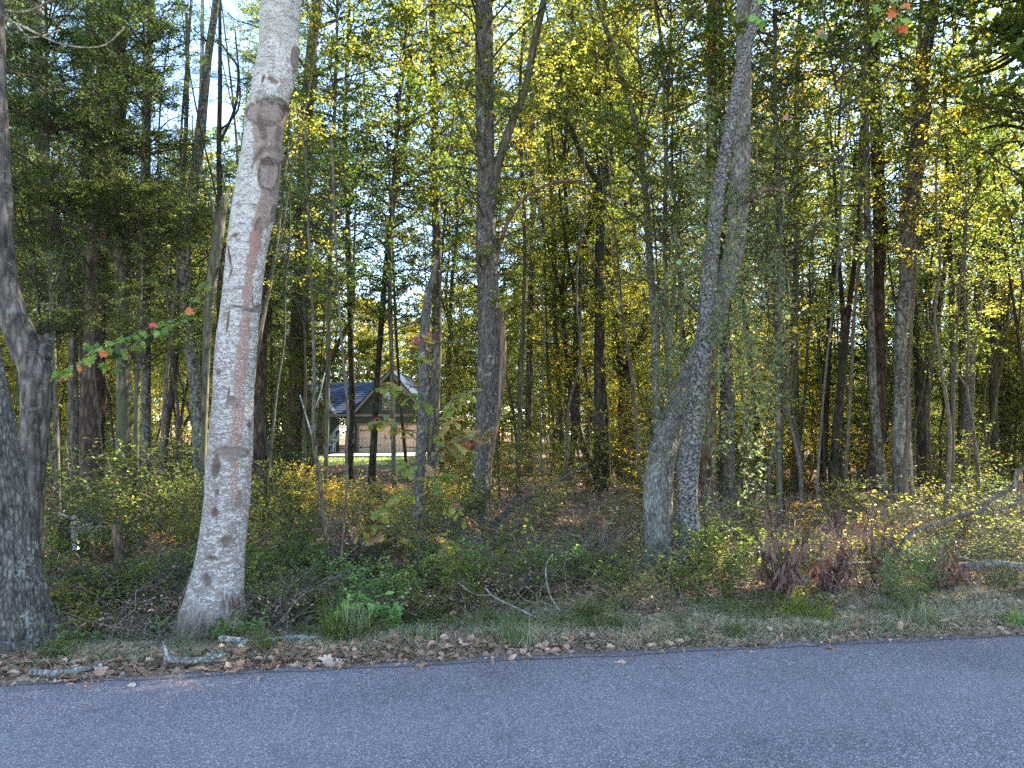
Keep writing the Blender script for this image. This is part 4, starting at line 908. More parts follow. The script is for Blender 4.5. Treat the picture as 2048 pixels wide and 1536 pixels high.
# the twisted pair right of centre
T('leaning_tree', 'thick vine-hung trunk leaning right, left one of the crossing pair', [(1318, 1142, 66, 8.7), (1319, 1080, 57, 8.7), (1316, 1000, 57, 8.75), (1321, 930, 54, 8.85), (1338, 862, 48, 9), (1368, 780, 43, 9.2), (1402, 700, 41, 9.3), (1436, 610, 42, 9.4), (1462, 530, 41, 9.4), (1474, 450, 40, 9.4), (1480, 350, 38, 9.4), (1485, 200, 35, 9.4), (1487, 100, 31, 9.4), (1488, 0, 28, 9.4)], 9.3, 'greyoak', 12.5,
  [C('sparse', .9, .2, 'vine'), C('sparse', 1.9, .3, 'vine'), C('sparse', 3.4, .34, 'vine'), C('oval', 7.0, .7, 'green')],
  limbs=[([(1492, 402, 14), (1510, 390, 12), (1535, 378, 10), (1556, 380, 8), (1576, 387, 4)], 'brown')], relief=.010, fiss=26, segs=110, step=.035)
T('lichen_tree', 'speckled black-and-white lichened trunk, right one of the crossing pair', [(1382, 1142, 56), (1380, 1077, 44), (1375, 1000, 41), (1380, 910, 40), (1390, 842, 38), (1397, 756, 36), (1406, 705, 34), (1413, 620, 32), (1420, 534, 31), (1430, 440, 29), (1440, 360, 25), (1452, 290, 24), (1468, 210, 24), (1484, 130, 25), (1502, 60, 24), (1513, 10, 22)], 8.5, 'speckled', 12,
  [C('sparse', 6.2, .6, 'green'), C('big', 9.0, .7, 'green'), C('big', 12.0, .6, 'green')], relief=.006, fiss=30, segs=90, step=.03)
T('vine_tree', 'reddish vine-wrapped trunk just right of the speckled trunk, low and dark', [(1417, 990, 34), (1417, 900, 30), (1420, 800, 26), (1424, 650, 24), (1424, 400, 22), (1424, 200, 22), (1425, 0, 22)], 14.5, 'brown', 16, [C('sparse', 3.2, .6, 'vine'), C('oval', 8, .8, 'olive')], segs=24)
T('tall_tree', 'grey trunk with a sunlit right edge, second right of the speckled trunk', [(1456, 1005, 32), (1455, 900, 30), (1455, 800, 28), (1450, 650, 24), (1446, 450, 18), (1443, 200, 14), (1441, 0, 11)], 14.8, 'grey', 15, [C('sparse', 4.2, .6, 'vine'), C('oval', 8.5, .75, 'olive')], segs=24)
# right
T('slender_tree', 'straight thin trunk alone amid the grey-green leaves, right of the crossing pair', [(1590, 952, 18), (1592, 850, 16), (1589, 700, 14), (1592, 550, 12), (1594, 400, 11), (1593, 250, 10)], 22, 'mossy', 16, [C('oval', 4.2, .7, 'green'), C('oval', 8.5, .75, 'gold')], segs=14)
T('slender_tree', 'thin dark bent trunk, leftmost of the dark cluster before the big brown trunk', [(1646, 932, 15), (1650, 850, 14), (1657, 700, 12), (1662, 600, 12), (1668, 520, 10), (1662, 420, 10), (1655, 300, 8), (1652, 240, 6)], 22, 'dark', 14, [C('oval', 5, .6, 'green')], segs=12)
T('forked_tree', 'dark narrow-forked trunk in the middle of the dark cluster', [(1664, 1000, 17), (1672, 870, 17), (1683, 760, 16), (1690, 660, 17), (1700, 600, 11), (1712, 500, 10), (1722, 380, 9), (1728, 200, 8), (1731, 60, 7)], 17, 'dark', 13, [C('oval', 5.2, .7, 'green'), C('sparse', 8.6, .7, 'gold')], limbs=[([(1688, 680, 11), (1684, 600, 10), (1676, 500, 9), (1672, 400, 8), (1664, 300, 6)], 'dark', 1.5)], segs=16)
T('brown_tree', 'big dark brown straight trunk on the right with a thin grey stem at its side', [(1744, 1005, 36), (1748, 940, 30), (1756, 850, 27), (1760, 700, 22), (1758, 560, 21), (1760, 480, 25), (1755, 300, 23), (1748, 160, 23), (1744, 0, 22)], 15.5, 'pine', 17, [C('oval', 5.2, .65, 'green'), C('big', 9.5, .8, 'green')], limbs=[([(1755, 60, 8), (1770, 20, 6), (1790, -30, 5)], 'pine', 1)], relief=.010, fiss=16, segs=44, step=.06)
T('slender_tree', 'thin grey lichened stem pressed against the big brown trunk', [(1770, 1015, 20), (1762, 940, 18), (1752, 850, 17), (1745, 750, 15), (1740, 600, 14), (1735, 450, 13), (1733, 300, 12), (1732, 150, 11), (1734, 0, 10)], 14.5, 'lichen', 14, [C('thin', 8.0, .7, 'green')], segs=18)
T('double_tree', 'tall pale-lichened twin-stemmed trunk, thickest on the right side of the view', [(1806, 1035, 44), (1806, 978, 35), (1802, 860, 34), (1802, 773, 27), (1800, 671, 25), (1812, 568, 26), (1814, 495, 30), (1820, 376, 31), (1836, 273, 29), (1842, 171, 26), (1856, 80, 24), (1868, 0, 22)], 13.4, 'lichen', 15, [C('sparse', 6.0, .6, 'green'), C('oval', 8.8, .85, 'green'), C('big', 10.8, .8, 'green')],
  limbs=[([(1816, 1000, 22), (1814, 900, 18), (1810, 800, 15), (1806, 690, 14), (1820, 580, 14), (1828, 500, 14), (1836, 380, 14), (1850, 280, 13), (1858, 190, 12)], 'speckled'), ([(1842, 200, 10), (1838, 120, 9), (1842, 20, 8)], 'lichen', 1)], relief=.006, fiss=22, segs=48, step=.05)
T('forked_tree', 'V-shaped tree right of the twin-stemmed trunk, one arm leaning far right', [(1846, 1008, 24), (1845, 900, 20), (1844, 800, 18), (1840, 730, 13), (1836, 671, 12), (1828, 600, 11), (1826, 500, 9), (1820, 380, 8)], 16.5, 'dark', 12.5, [C('oval', 5.4, .6, 'green')], limbs=[([(1848, 815, 13), (1858, 756, 12), (1870, 671, 11), (1880, 610, 11), (1888, 550, 9), (1898, 420, 8), (1912, 300, 7)], 'lichen', 2)], segs=18)
T('slender_tree', 'dark straight trunk left of the whitest patch of sky', [(1922, 960, 19), (1925, 850, 17), (1926, 700, 16), (1925, 560, 15), (1920, 400, 12), (1918, 250, 10)], 19, 'dark', 15, [C('oval', 5.5, .6, 'green'), C('thin', 9, .7, 'yellow')], segs=14)
T('birch_like_tree', 'pale-rimmed trunk leaning right in front of the whitest patch of sky', [(1924, 985, 22), (1930, 900, 20), (1937, 800, 19), (1942, 705, 18), (1952, 630, 16), (1960, 560, 15), (1972, 500, 12), (1960, 420, 12), (1954, 250, 11), (1948, 120, 10)], 16.8, 'speckled', 14, [C('oval', 5.2, .6, 'green'), C('thin', 8, .8, 'green')], segs=20)
T('slender_tree', 'bent thin trunk near the right edge, arching up to the left', [(1992, 935, 16), (1988, 850, 14), (1987, 700, 13), (1986, 560, 12), (1984, 460, 11), (1976, 390, 11), (1960, 325, 10), (1938, 275, 8), (1915, 230, 6)], 19, 'dark', 0, [C('oval', 5.6, .6, 'green')], segs=14)
T('slender_tree', 'faint thin trunk closest to the right edge', [(2014, 920, 13), (2013, 700, 12), (2011, 500, 11), (2010, 300, 10), (2008, 100, 9)], 25, 'grey', 17, [C('oval', 6, .7, 'green')], segs=12)
# large arching limbs that reach in from trees beyond the right edge
T('edge_tree', 'tree beyond the right edge whose long bare limbs arch into the upper corner', [(2190, 1050, 40), (2185, 800, 38), (2175, 500, 34), (2165, 200, 30), (2160, 0, 28)], 12.5, 'grey', 15, [C('sparse', 5.5, .8, 'green'), C('big', 7.6, .8, 'green'), C('big', 11.5, .8, 'green')],
  limbs=[([(2170, 260, 14), (2110, 170, 12), (2060, 100, 10), (2020, 122, 9), (1985, 140, 7), (1930, 155, 5), (1890, 160, 3)], 'dark'), ([(2165, 160, 12), (2100, 110, 10), (2048, 78, 9), (2020, 110, 7), (1990, 128, 5)], 'dark'),
         ([(2172, 330, 10), (2100, 240, 8), (2040, 200, 7), (1990, 190, 5), (1950, 205, 3)], 'dark'), ([(2175, 420, 9), (2100, 290, 8), (2048, 258, 7), (1990, 252, 5), (1930, 270, 3)], 'dark')], segs=24)
T('corner_tree', 'tree beyond the left edge whose bare grey twigs reach into the upper corner', [(-150, 1100, 40), (-150, 700, 36), (-140, 300, 32), (-130, 0, 28)], 9, 'grey', 12, [C('narrow', 4.5, .8, 'dark'), C('narrow', 7.5, .7, 'dark')],
  limbs=[([(-130, 90, 12), (-60, 40, 9), (-10, 15, 7), (25, 24, 6), (70, 18, 5), (130, -20, 4)], 'pale'), ([(-60, 45, 6), (20, 40, 5), (60, 75, 4), (120, 60, 3)], 'pale'), ([(-20, 18, 5), (60, 60, 4), (130, 90, 4), (205, 92, 3), (250, 55, 3)], 'pale')], segs=20)

# small oaks with narrow dark leaves that close the left side in front of the larger trunks
for x_, d_, dx_, lab in tuple(q for q in ((118, 10.4, -25, 'young narrow-leaved oak nearest the leftmost trunks, its dark boughs filling the upper left'), (268, 11.2, 20, 'young narrow-leaved oak with dark boughs spreading across the stout pine'), (20, 9.6, -20, 'young narrow-leaved oak with dark boughs over the crooked trunk at the left edge')) if q[0] != 20):
    T('young_oak', lab, [(x_, 1080, 11), (x_ + dx_ * .3, 800, 10), (x_ + dx_ * .7, 500, 9), (x_ + dx_, 200, 7), (x_ + dx_, 50, 6)], d_, 'mossy', 8.5, [C('narrow', 2.6, .45, 'dark'), C('narrow', 4.2, .5, 'dark'), C('narrow', 5.8, .42, 'dark')], segs=12)
T('young_tree', 'slim tree with grey-green leaves filling the space right of the crossing trunks', [(1560, 1060, 13), (1556, 800, 11), (1560, 500, 10), (1550, 200, 8)], 11.5, 'mossy', 9, [C('sparse', 1.9, .55, 'vine'), C('oval', 4.0, .5, 'vine'), C('sparse', 6.0, .55, 'green')], segs=12)
T('young_tree', 'slim leafy tree left of the crossing trunks with grey-green and a few yellow leaves', [(1345, 1040, 11), (1340, 800, 10), (1330, 500, 9), (1335, 200, 7)], 12.5, 'mossy', 9, [C('sparse', 2.8, .5, 'vine'), C('oval', 4.6, .55, 'green'), C('sparse', 6.6, .6, 'olive')], segs=12)
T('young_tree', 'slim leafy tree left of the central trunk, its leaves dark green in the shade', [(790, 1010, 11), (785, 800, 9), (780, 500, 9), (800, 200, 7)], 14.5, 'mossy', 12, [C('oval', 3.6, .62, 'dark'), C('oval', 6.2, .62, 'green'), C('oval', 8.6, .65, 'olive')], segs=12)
T('young_tree', 'slim tree with layered dark green leaves in front of the bright sky on the right', [(1900, 1000, 11), (1905, 800, 9), (1900, 500, 9), (1890, 200, 7)], 14.5, 'mossy', 9, [C('oval', 2.6, .55, 'green'), C('oval', 5.2, .6, 'green'), C('sparse', 7.5, .6, 'yellow')], segs=12)
T('young_tree', 'slim green-leaved tree between the splintered snag and the pale saplings', [(650, 1000, 10), (655, 800, 9), (660, 500, 9), (670, 200, 7)], 13.5, 'mossy', 12, [C('oval', 3.8, .5, 'green'), C('oval', 6.0, .6, 'green'), C('sparse', 8.4, .65, 'olive')], segs=12)
T('young_tree', 'slim yellow-green tree between the central trunk and the straight dark one', [(1035, 1000, 10), (1040, 800, 9), (1050, 500, 9), (1040, 200, 7)], 17.5, 'mossy', 14, [C('sparse', 5.2, .5, 'olive'), C('sparse', 8.4, .7, 'yellow')], segs=12)

T('young_tree', 'slim leafy tree screening the left corner of the house', [(612, 985, 9), (610, 800, 8), (612, 600, 7)], 17, 'mossy', 9, [C('oval', .9, .42, 'green'), C('oval', 2.6, .45, 'olive'), C('sparse', 5.0, .5, 'green')], segs=10)
0 and T('young_tree', 'slim leafy tree overhanging the roof of the house', [(668, 965, 7), (670, 800, 7), (674, 600, 6)], 19, 'dark', 10, [C('sparse', 3.2, .45, 'dark'), C('oval', 5.6, .55, 'green')], segs=10)
T('young_tree', 'slim leafy tree with a low crown right behind the oak leaves', [(868, 985, 8), (872, 800, 7), (878, 600, 6)], 17.5, 'mossy', 9, [C('oval', .8, .45, 'olive'), C('sparse', 2.8, .5, 'green'), C('oval', 5.2, .5, 'olive')], segs=10)

# ------------------------------------------------------------------ deeper trees
r3 = np.random.RandomState(31)
def inhouse(px, m=0): return 640 - m < px < 850 + m
LBL = 'slender {c} tree deep in the wood, {l}'
LOC = [(60, 'by the left edge'), (210, 'left of the stout pine'), (400, 'between stout pine and whitish trunk'), (600, 'behind the whitish trunk'), (730, 'left of the garage'), (860, 'behind the garage side'), (1000, 'behind the central trunk'), (1130, 'just right of the central trunk'),
       (1225, 'behind the straight dark trunk'), (1310, 'behind the Y-shaped tree'), (1400, 'left of the speckled trunk'), (1500, 'right of the speckled trunk'), (1620, 'behind the grey-green leaves'), (1730, 'left of the big brown trunk'), (1830, 'behind the twin-stemmed trunk'), (1940, 'beside the V-shaped tree'), (9999, 'towards the right edge')]
CW = {'litter': 'brown-leaved', 'dark': 'dark-leaved', 'green': 'green-leaved', 'olive': 'olive-leaved', 'yellow': 'yellow-green', 'gold': 'golden-leaved', 'vine': 'grey-green', 'pine': 'needle-leaved', 'bright': 'bright green', 'drygrass': 'straw-brown', None: 'bare'}
def lab_(t, x, y, c=None):
    u = float(proj(np.array([x, y, 1.0]))[0]); return t.replace('{c}', CW.get(c, 'leafy')).replace('{l}', [b for a, b in LOC if u < a][0])
GRP = 'slender trees deep in the wood'
def bgtree(x, y, h, crowns, bk, lean=.02, label=LBL, group=GRP, name='slender_tree', rr=1.0, limb=None):
    g = float(gz(x, y)); e = empty(name, (x, y, g), lab_(label, x, y, crowns[0][3] if crowns else None), 'tree', group)
    me, p = TRK[r3.randint(len(TRK))]
    rz = r3.uniform(0, 6.28); sx = rr * r3.uniform(.8, 1.2); sz = h / 16
    t = inst(me, 'trunk', e, rz=rz, sc=(sx, sx, sz), mats=[BK[bk]])
    rot = Matrix.Rotation(rz, 3, 'Z'); lx, ly = r3.normal(0, lean, 2)
    t.rotation_euler = (lx, ly, rz)
    M = t.rotation_euler.to_matrix()
    for key, z, sc, leaf in crowns:
        q = np.array([np.interp((z + 2.5 * sc) / sz, p[:, 2], p[:, 0]) * sx, np.interp((z + 2.5 * sc) / sz, p[:, 2], p[:, 1]) * sx, z])
        w = M @ Vector(q); c = np.array([x + w.x, y + w.y, g + z + 3 * sc])
        u, v = proj(c); rad = 2.4 * sc / max(c[1], 1) * FPX; hh = 3.4 * sc / max(c[1], 1) * FPX
        if c[1] > 2:
            if u + rad > 655 and u - rad < 835 and v + hh > 745 and v < 1000 and c[1] < 56: continue
            if u + rad * .5 > 325 and u - rad * .5 < 480 and v - hh < 260: continue
            if u + rad * .2 > 600 and u - rad * .2 < 800 and v - hh < 330 and r3.rand() < .55: continue
            if u > 1640 and v < 600 and r3.rand() < .25: continue
        CROWN_N[0] += 1
        inst(CR[key][CROWN_N[0] % len(CR[key])], 'crown', e, (w.x, w.y, z), rz=r3.uniform(0, 6.28), sc=(sc, sc, sc * r3.uniform(.85, 1.2)), mats=[LM[leaf], BK['twigdark']])
    return e
def pick(*a): return a[r3.randint(len(a))]
nb = 0
while nb < 125:
    d = r3.uniform(21, 60); px = r3.uniform(-120, 2170)
    x = P(px, 900, d)[0]
    if inhouse(px, 5) and d < 70: continue
    if d > 44 and 560 < px < 1250: continue
    if 980 < px < 1420 and d < 38 and r3.rand() < .65: continue
    if px > 1420 and 24 < d < 50 and r3.rand() < .3: continue
    if px < 480 and d < 34 and r3.rand() < .5: continue
    right = px > 1650
    if right and r3.rand() < .2: continue
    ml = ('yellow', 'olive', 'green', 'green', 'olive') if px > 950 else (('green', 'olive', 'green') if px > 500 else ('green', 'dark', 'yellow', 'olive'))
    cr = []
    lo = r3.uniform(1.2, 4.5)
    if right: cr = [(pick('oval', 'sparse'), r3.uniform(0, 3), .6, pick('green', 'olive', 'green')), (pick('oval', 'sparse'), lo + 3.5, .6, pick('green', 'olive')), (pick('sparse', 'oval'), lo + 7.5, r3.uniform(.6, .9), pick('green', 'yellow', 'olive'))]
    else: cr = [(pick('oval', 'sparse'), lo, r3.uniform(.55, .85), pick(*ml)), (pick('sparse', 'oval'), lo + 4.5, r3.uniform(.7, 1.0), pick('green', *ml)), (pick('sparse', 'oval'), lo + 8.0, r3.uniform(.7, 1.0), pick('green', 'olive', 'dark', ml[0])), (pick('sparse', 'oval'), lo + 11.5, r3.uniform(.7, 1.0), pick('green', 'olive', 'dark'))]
    bgtree(x, d, r3.uniform(11, 19), cr, pick('dark', 'mossy', 'grey', 'brown', 'dark'), lean=.03, rr=r3.uniform(.7, 1.5)); nb += 1
# low sunlit saplings that fill the wood with yellow green
nb = 0
while nb < 165:
    d = r3.uniform(19, 52); px = r3.uniform(-60, 2110)
    if inhouse(px, 25) or (d > 40 and 560 < px < 1150) or (980 < px < 1420 and d < 28 and r3.rand() < .6): continue
    if px < 480 and d < 26: continue
    x = P(px, 900, d)[0]; h = r3.uniform(3, 7)
    ml = ('yellow', 'gold', 'olive', 'yellow') if px > 1000 else ('green', 'yellow', 'olive')
    if px > 1650: ml = ('yellow', 'green', 'olive', 'green')
    bgtree(x, d, h, [(pick('oval', 'sparse'), .5, r3.uniform(.4, .62), pick(*ml))] + ([(pick('oval', 'sparse'), h - 3.5, r3.uniform(.5, .65), pick(*ml))] if h > 4.5 else []), 'mossy', lean=.05,
           label='{c} sapling under the taller trees, {l}', group='sunlit saplings under the trees', name='sapling', rr=.45); nb += 1
# far wall of trees
for k in range(95):
    px = -250 + 2550 * (k + r3.uniform(0, 1)) / 95; d = r3.uniform(68, 105); x = P(px, 900, d)[0]
    left = px < 640
    hh = r3.uniform(15, 22) if px < 1600 else r3.uniform(8, 14)
    k1 = 'pine' if left and r3.rand() < .55 else 'big'
    lf = pick('yellow', 'olive', 'pine') if left else pick('yellow', 'olive', 'green', 'gold')
    cr = [('big', r3.uniform(.2, 1.5), r3.uniform(.9, 1.2), pick('yellow', 'green', 'olive'))]
    if px < 1600: cr += [('big', r3.uniform(5, 8), r3.uniform(.9, 1.3), lf)]
    if left: cr += [(k1, r3.uniform(10, 13), 1.6 if k1 == 'pine' else 1.1, 'pine' if k1 == 'pine' else lf)]
    bgtree(x, d, hh, cr, 'brown', lean=.02, label='{c} tree at the far edge of the wood, {l}', group='trees at the far edge of the wood', name='far_tree', rr=1.7)
# trees beyond the frame that shade the road and close the wood off to the sides
nb = 0
while nb < 12:
    x = r3.uniform(8, 50); y = r3.uniform(7, 34)
    if x < .74 * y + 3.5: continue
    if beyond(x, y) < 2.5: continue
    z0 = r3.uniform(2, 5)
    bgtree(x, y, r3.uniform(14, 19), [('big', z0, .8, 'green'), ('big', z0 + 6, .85, 'olive')] if r3.rand() < .75 else [('big', z0 + 5, .85, 'green')], 'grey', label='roadside tree further along the wood to the right, outside the view', group='trees along the wood to the right', name='tree', rr=1.8); nb += 1
for x, y in ((10.6, 11.0), (9.6, 10.3), (12.4, 12.4), (11.6, 11.8)):
    bgtree(x, y, 15, [('big', 4.8, .7, 'green'), ('big', 8.2, .75, 'green'), ('big', 11.4, .7, 'olive')], 'grey', label='leafy tree at the roadside just outside the right edge, shading the road', group='trees shading the road', name='tree', rr=1.7)
for k in range(19):
    x = 8.3 + 1.3 * k + r3.uniform(-.5, .5); y = max(6.9 + .155 * x, min((x - 2.5) / .74, 9 + r3.uniform(-1, 5)))
    bgtree(x, y, r3.uniform(15, 18), ([('big', 2.2, .62, 'green')] if k % 3 == 0 else []) + [('big', 5.6, .78, 'green'), ('big', 9.0, .85, 'olive'), ('big', 12.5, .8, 'green')], 'grey', label='leafy tree at the roadside just outside the right edge, shading the road', group='trees shading the road', name='tree', rr=1.7)
nb = 0
while nb < 16:
    x = -r3.uniform(6, 40); y = r3.uniform(8, 45)
    if -x < .74 * y + 3.5: continue
    bgtree(x, y, r3.uniform(13, 18), [('big', 3, .8, 'dark'), ('big', 8.5, .8, 'green')], 'grey', label='roadside tree further along the wood to the left, outside the view', group='trees along the wood to the left', name='tree', rr=1.8); nb += 1

# ------------------------------------------------------------------ shrubs (shared meshes)
def shrub_mesh(name, H, rad, nst, ntw, nlf, ln, wd, shape, seed, stem='twig', leaf='green', sr=.005, droop=.15, arch=.5, lr=.7, lo=.15, up=0.6):
    r = np.random.RandomState(seed); mb = MB(); K = 6; t = np.linspace(0, 1, K)
    az = r.uniform(0, 2 * PI, nst); L = r.uniform(.5, 1, nst); out = r.uniform(.2, 1, nst) * rad; h = H * L
    Pb = np.zeros((nst, K, 3)); Pb[..., 0] = r.normal(0, .06 * rad + .01, nst)[:, None] + np.cos(az)[:, None] * out[:, None] * t ** (1 + arch); Pb[..., 1] = r.normal(0, .06 * rad + .01, nst)[:, None] + np.sin(az)[:, None] * out[:, None] * t ** (1 + arch)
    Pb[..., 2] = h[:, None] * (t - droop * t ** 3) - .03; Pb[:, 1:] += r.normal(0, .025 * H, (nst, K - 1, 3))
    tubes(mb, Pb, (sr * (1 - .75 * t))[None] * L[:, None], 4, 1)
    n = nst * ntw
    if n:
        bi = np.repeat(np.arange(nst), ntw); tt = r.uniform(lo, 1, n); kf = tt * (K - 1); k0 = np.clip(kf.astype(int), 0, K - 2); fr = (kf - k0)[:, None]
        o = Pb[bi, k0] * (1 - fr) + Pb[bi, k0 + 1] * fr; td = norm(norm(Pb[bi, k0 + 1] - Pb[bi, k0]) * up + rdir(n, -.3, .6, r)); tl = r.uniform(.12, .38, n) * H
        Pt = o[:, None] + td[:, None] * (tl[:, None] * np.array([0, .5, 1]))[..., None]; Pt[:, 2, 2] -= tl * droop; Pt[:, 1:] += r.normal(0, .012, (n, 2, 3))
        tubes(mb, Pt, np.tile(np.array([sr * .45, sr * .3, sr * .15]), (n, 1)), 3, 1)
        if nlf:
            m = n * nlf; ti = np.repeat(np.arange(n), nlf); u = r.uniform(.1, 1.05, m)[:, None]
            a = Pt[ti, 0] * (1 - u) ** 2 + 2 * Pt[ti, 1] * u * (1 - u) + Pt[ti, 2] * u ** 2 + r.normal(0, .01, (m, 3))
            d = norm(td[ti] * .5 + rdir(m, -.7, .4, r)); nr = norm(rdir(m, -1, 1, r) * lr + (0, 0, 1.)); l = ln * r.uniform(.55, 1.15, m)
            leaves(mb, a, d, nr, l, l * wd / ln, shape, 0)
    return mb.mesh(name, [LM[leaf], BK[stem]])
SB = {}
SB['leafy'] = [shrub_mesh('leafy_shrub', .9, .5, 12, 7, 9, .055, .034, 'oval', 401 + k) for k in range(3)]
SB['small'] = [shrub_mesh('low_shrub', .55, .38, 12, 6, 8, .034, .022, 'oval', 411 + k) for k in range(3)]
SB['weed'] = [shrub_mesh('weed', .45, .22, 6, 5, 5, .075, .050, 'broad', 421 + k, sr=.004) for k in range(3)]
SB['brush'] = [shrub_mesh('bare_brush', 1.1, .75, 15, 9, 0, .05, .03, 'oval', 431 + k, droop=.3, sr=.005) for k in range(3)]
SB['brushy'] = [shrub_mesh('brush', 1.0, .7, 14, 8, 2, .05, .03, 'oval', 441 + k, droop=.3) for k in range(3)]
SB['tall'] = [shrub_mesh('tall_shrub', 2.3, .9, 9, 13, 9, .075, .05, 'oval', 451 + k, sr=.010, leaf='olive') for k in range(3)]
SB['thin'] = [shrub_mesh('stalk', 1.3, .3, 4, 5, 4, .09, .05, 'broad', 461 + k) for k in range(2)]
SB['feathery'] = [shrub_mesh('feathery_weed', .5, .3, 9, 12, 12, .028, .007, 'kite', 471 + k, sr=.003) for k in range(2)]
def shrub(kind, x, y, sc, leaf, label, group=None, name=None, cat='shrub', stem='twig', zs=1.0):
    if kind == 'brush': stem = 'cane'
    if group and y < 9.0:
        u0, v0 = proj(np.array([x, y, 0.]))
        if 1268 < u0 < 1425 and y < 8.8 and r3.rand() < .8: sc = sc * .35
        if 385 < u0 < 480 and y < 6.6: sc = sc * .3
        if 1480 < u0 < 1820 and y < 8.1: sc = sc * .35
        if u0 > 1870 and y < 8.4: sc = sc * .4
    me = SB[kind][r3.randint(len(SB[kind]))]
    o = inst(me, name or {'leafy': 'leafy_shrub', 'small': 'low_shrub', 'weed': 'weed', 'brush': 'bare_brush', 'brushy': 'brush', 'tall': 'tall_shrub', 'thin': 'stalk', 'feathery': 'feathery_weed'}[kind], None, (x, y, float(gz(x, y))), rz=r3.uniform(0, 6.28), sc=(sc, sc, sc * zs), mats=[LM[leaf], BK[stem]])
    return tag(o, lab_(label, x, y, leaf), cat, group)
def spx(kind, px, py, sc, leaf, label, **k):
    """shrub rooted at the spot of ground seen at photo pixel px, py"""
    p = GP(px, py, -.05); return shrub(kind, p[0], p[1], sc, leaf, label, **k)
# single plants that the photo shows well
spx('tall', 640, 1060, .60, 'gold', 'low yellow-leaved shrub below the house corner, glowing in the sun', zs=1.0)
spx('tall', 590, 1060, .55, 'yellow', 'yellow-green shrub right of the whitish trunk, sun on its leaves')
spx('tall', 700, 1070, .48, 'yellow', 'yellow-green bush under the lawn gap, right of the glowing yellow one')
spx('leafy', 285, 1175, .62, 'bright', 'small bright green bush between the stump and the whitish trunk', zs=.9)
spx('small', 930, 1190, 1.45, 'bright', 'dense fresh-green bush at the foot of the central trunk, left half')
spx('small', 1010, 1200, 1.4, 'green', 'dense dark green bush below the leaning fallen branch')
spx('small', 1080, 1195, 1.15, 'green', 'darker low bush at the right end of the dense green thicket')
spx('weed', 720, 1265, 1.2, 'bright', 'bright green broad-leaved seedling clump right of the tall grass tuft', cat='plant')
spx('weed', 775, 1262, .9, 'bright', 'bright green seedling with round leaves, rightmost by the seedling clump', cat='plant')
spx('leafy', 745, 1225, .75, 'bright', 'light green leafy weed behind the seedling clump', cat='plant')
spx('weed', 150, 1270, .7, 'bright', 'green round-leaved seedling by the sunlit litter near the left trunk', cat='plant')
spx('weed', 330, 1245, .7, 'bright', 'green seedling left of the foot of the whitish trunk', cat='plant')
spx('weed', 445, 1283, .8, 'maple1', 'small green-leaved sprout in front of the foot of the whitish trunk', cat='plant')
spx('weed', 500, 1262, .7, 'bright', 'small green sprout right of the foot of the whitish trunk', cat='plant')
spx('leafy', 22, 1262, .62, 'green', 'green leafy sprig growing up against the leftmost trunk')
spx('leafy', 545, 1190, 1.0, 'green', 'green bush right of the foot of the whitish trunk')
spx('leafy', 600, 1165, 1.05, 'green', 'green bush between the whitish trunk and the pale saplings')
spx('feathery', 1270, 1205, 1.1, 'green', 'feathery green weed left of the crossing trunks', cat='plant')
spx('leafy', 1340, 1175, .55, 'vine', 'narrow-leaved sprout in front of the crossing trunks')
spx('leafy', 1420, 1165, .9, 'green', 'leafy green bush right of the speckled trunk')
spx('leafy', 1480, 1170, .8, 'green', 'low green bush left of the dead brown-leaved shrub')
spx('feathery', 1790, 1205, 1.4, 'bright', 'feathery green weed right of the dead brown-leaved shrub', cat='plant')
spx('feathery', 1860, 1195, 1.5, 'bright', 'taller feathery green weed under the curving grey limb', cat='plant')
spx('feathery', 1990, 1195, 1.3, 'green', 'feathery green weed near the right edge by the pale log', cat='plant')
spx('small', 1820, 1225, .7, 'green', 'dark green low plant in front of the feathery weeds', cat='plant')
spx('tall', 1490, 1010, .75, 'vine', 'pale green shrub catching the sun right of the sunlit-edged trunk')
spx('tall', 1545, 985, .8, 'green', 'leafy shrub behind the dead brown shrub, before the orange leaf litter')
spx('tall', 1700, 1045, .55, 'dark', 'small dark evergreen shrub below the dark forked trunk')
spx('tall', 130, 1120, .85, 'dark', 'dark green shrub right of the leftmost trunk')
spx('tall', 215, 1085, .8, 'green', 'green shrub behind the cut stump')
spx('tall', 330, 1080, .85, 'dark', 'dark green shrub left of the whitish trunk')
spx('tall', 560, 1010, .9, 'dark', 'dark shaded shrub right of the whitish trunk, under the pine')
spx('leafy', 690, 1190, .8, 'bright', 'bright green leafy bush behind the seedling clump, left of the oak leaves')
spx('leafy', 800, 1200, .7, 'bright', 'bright green leafy bush under the lowest oak leaves')
spx('leafy', 640, 1220, .6, 'green', 'green leafy weed just behind the tallest grass tuft', cat='plant')
spx('tall', 575, 1035, .62, 'yellow', 'yellow bush in the thicket below the house, nearest the pine')
spx('tall', 665, 1035, .52, 'gold', 'golden bush in the thicket below the house, in its middle')
spx('tall', 735, 1030, .45, 'gold', 'small golden bush at the right end of the thicket below the house')
spx('tall', 610, 1095, .5, 'yellow', 'low yellow-green bush in front of the golden thicket')
for k in range(22):
    px = r3.uniform(505, 960); y = r3.uniform(8.6, 13.5); x = P(px, 1000, y)[0]
    shrub('tall', x, y, r3.uniform(.36, .55), pick('gold', 'yellow', 'olive', 'green'), 'low {c} bush in the tangle below the house, {l}', group='bushes in the tangle below the house')
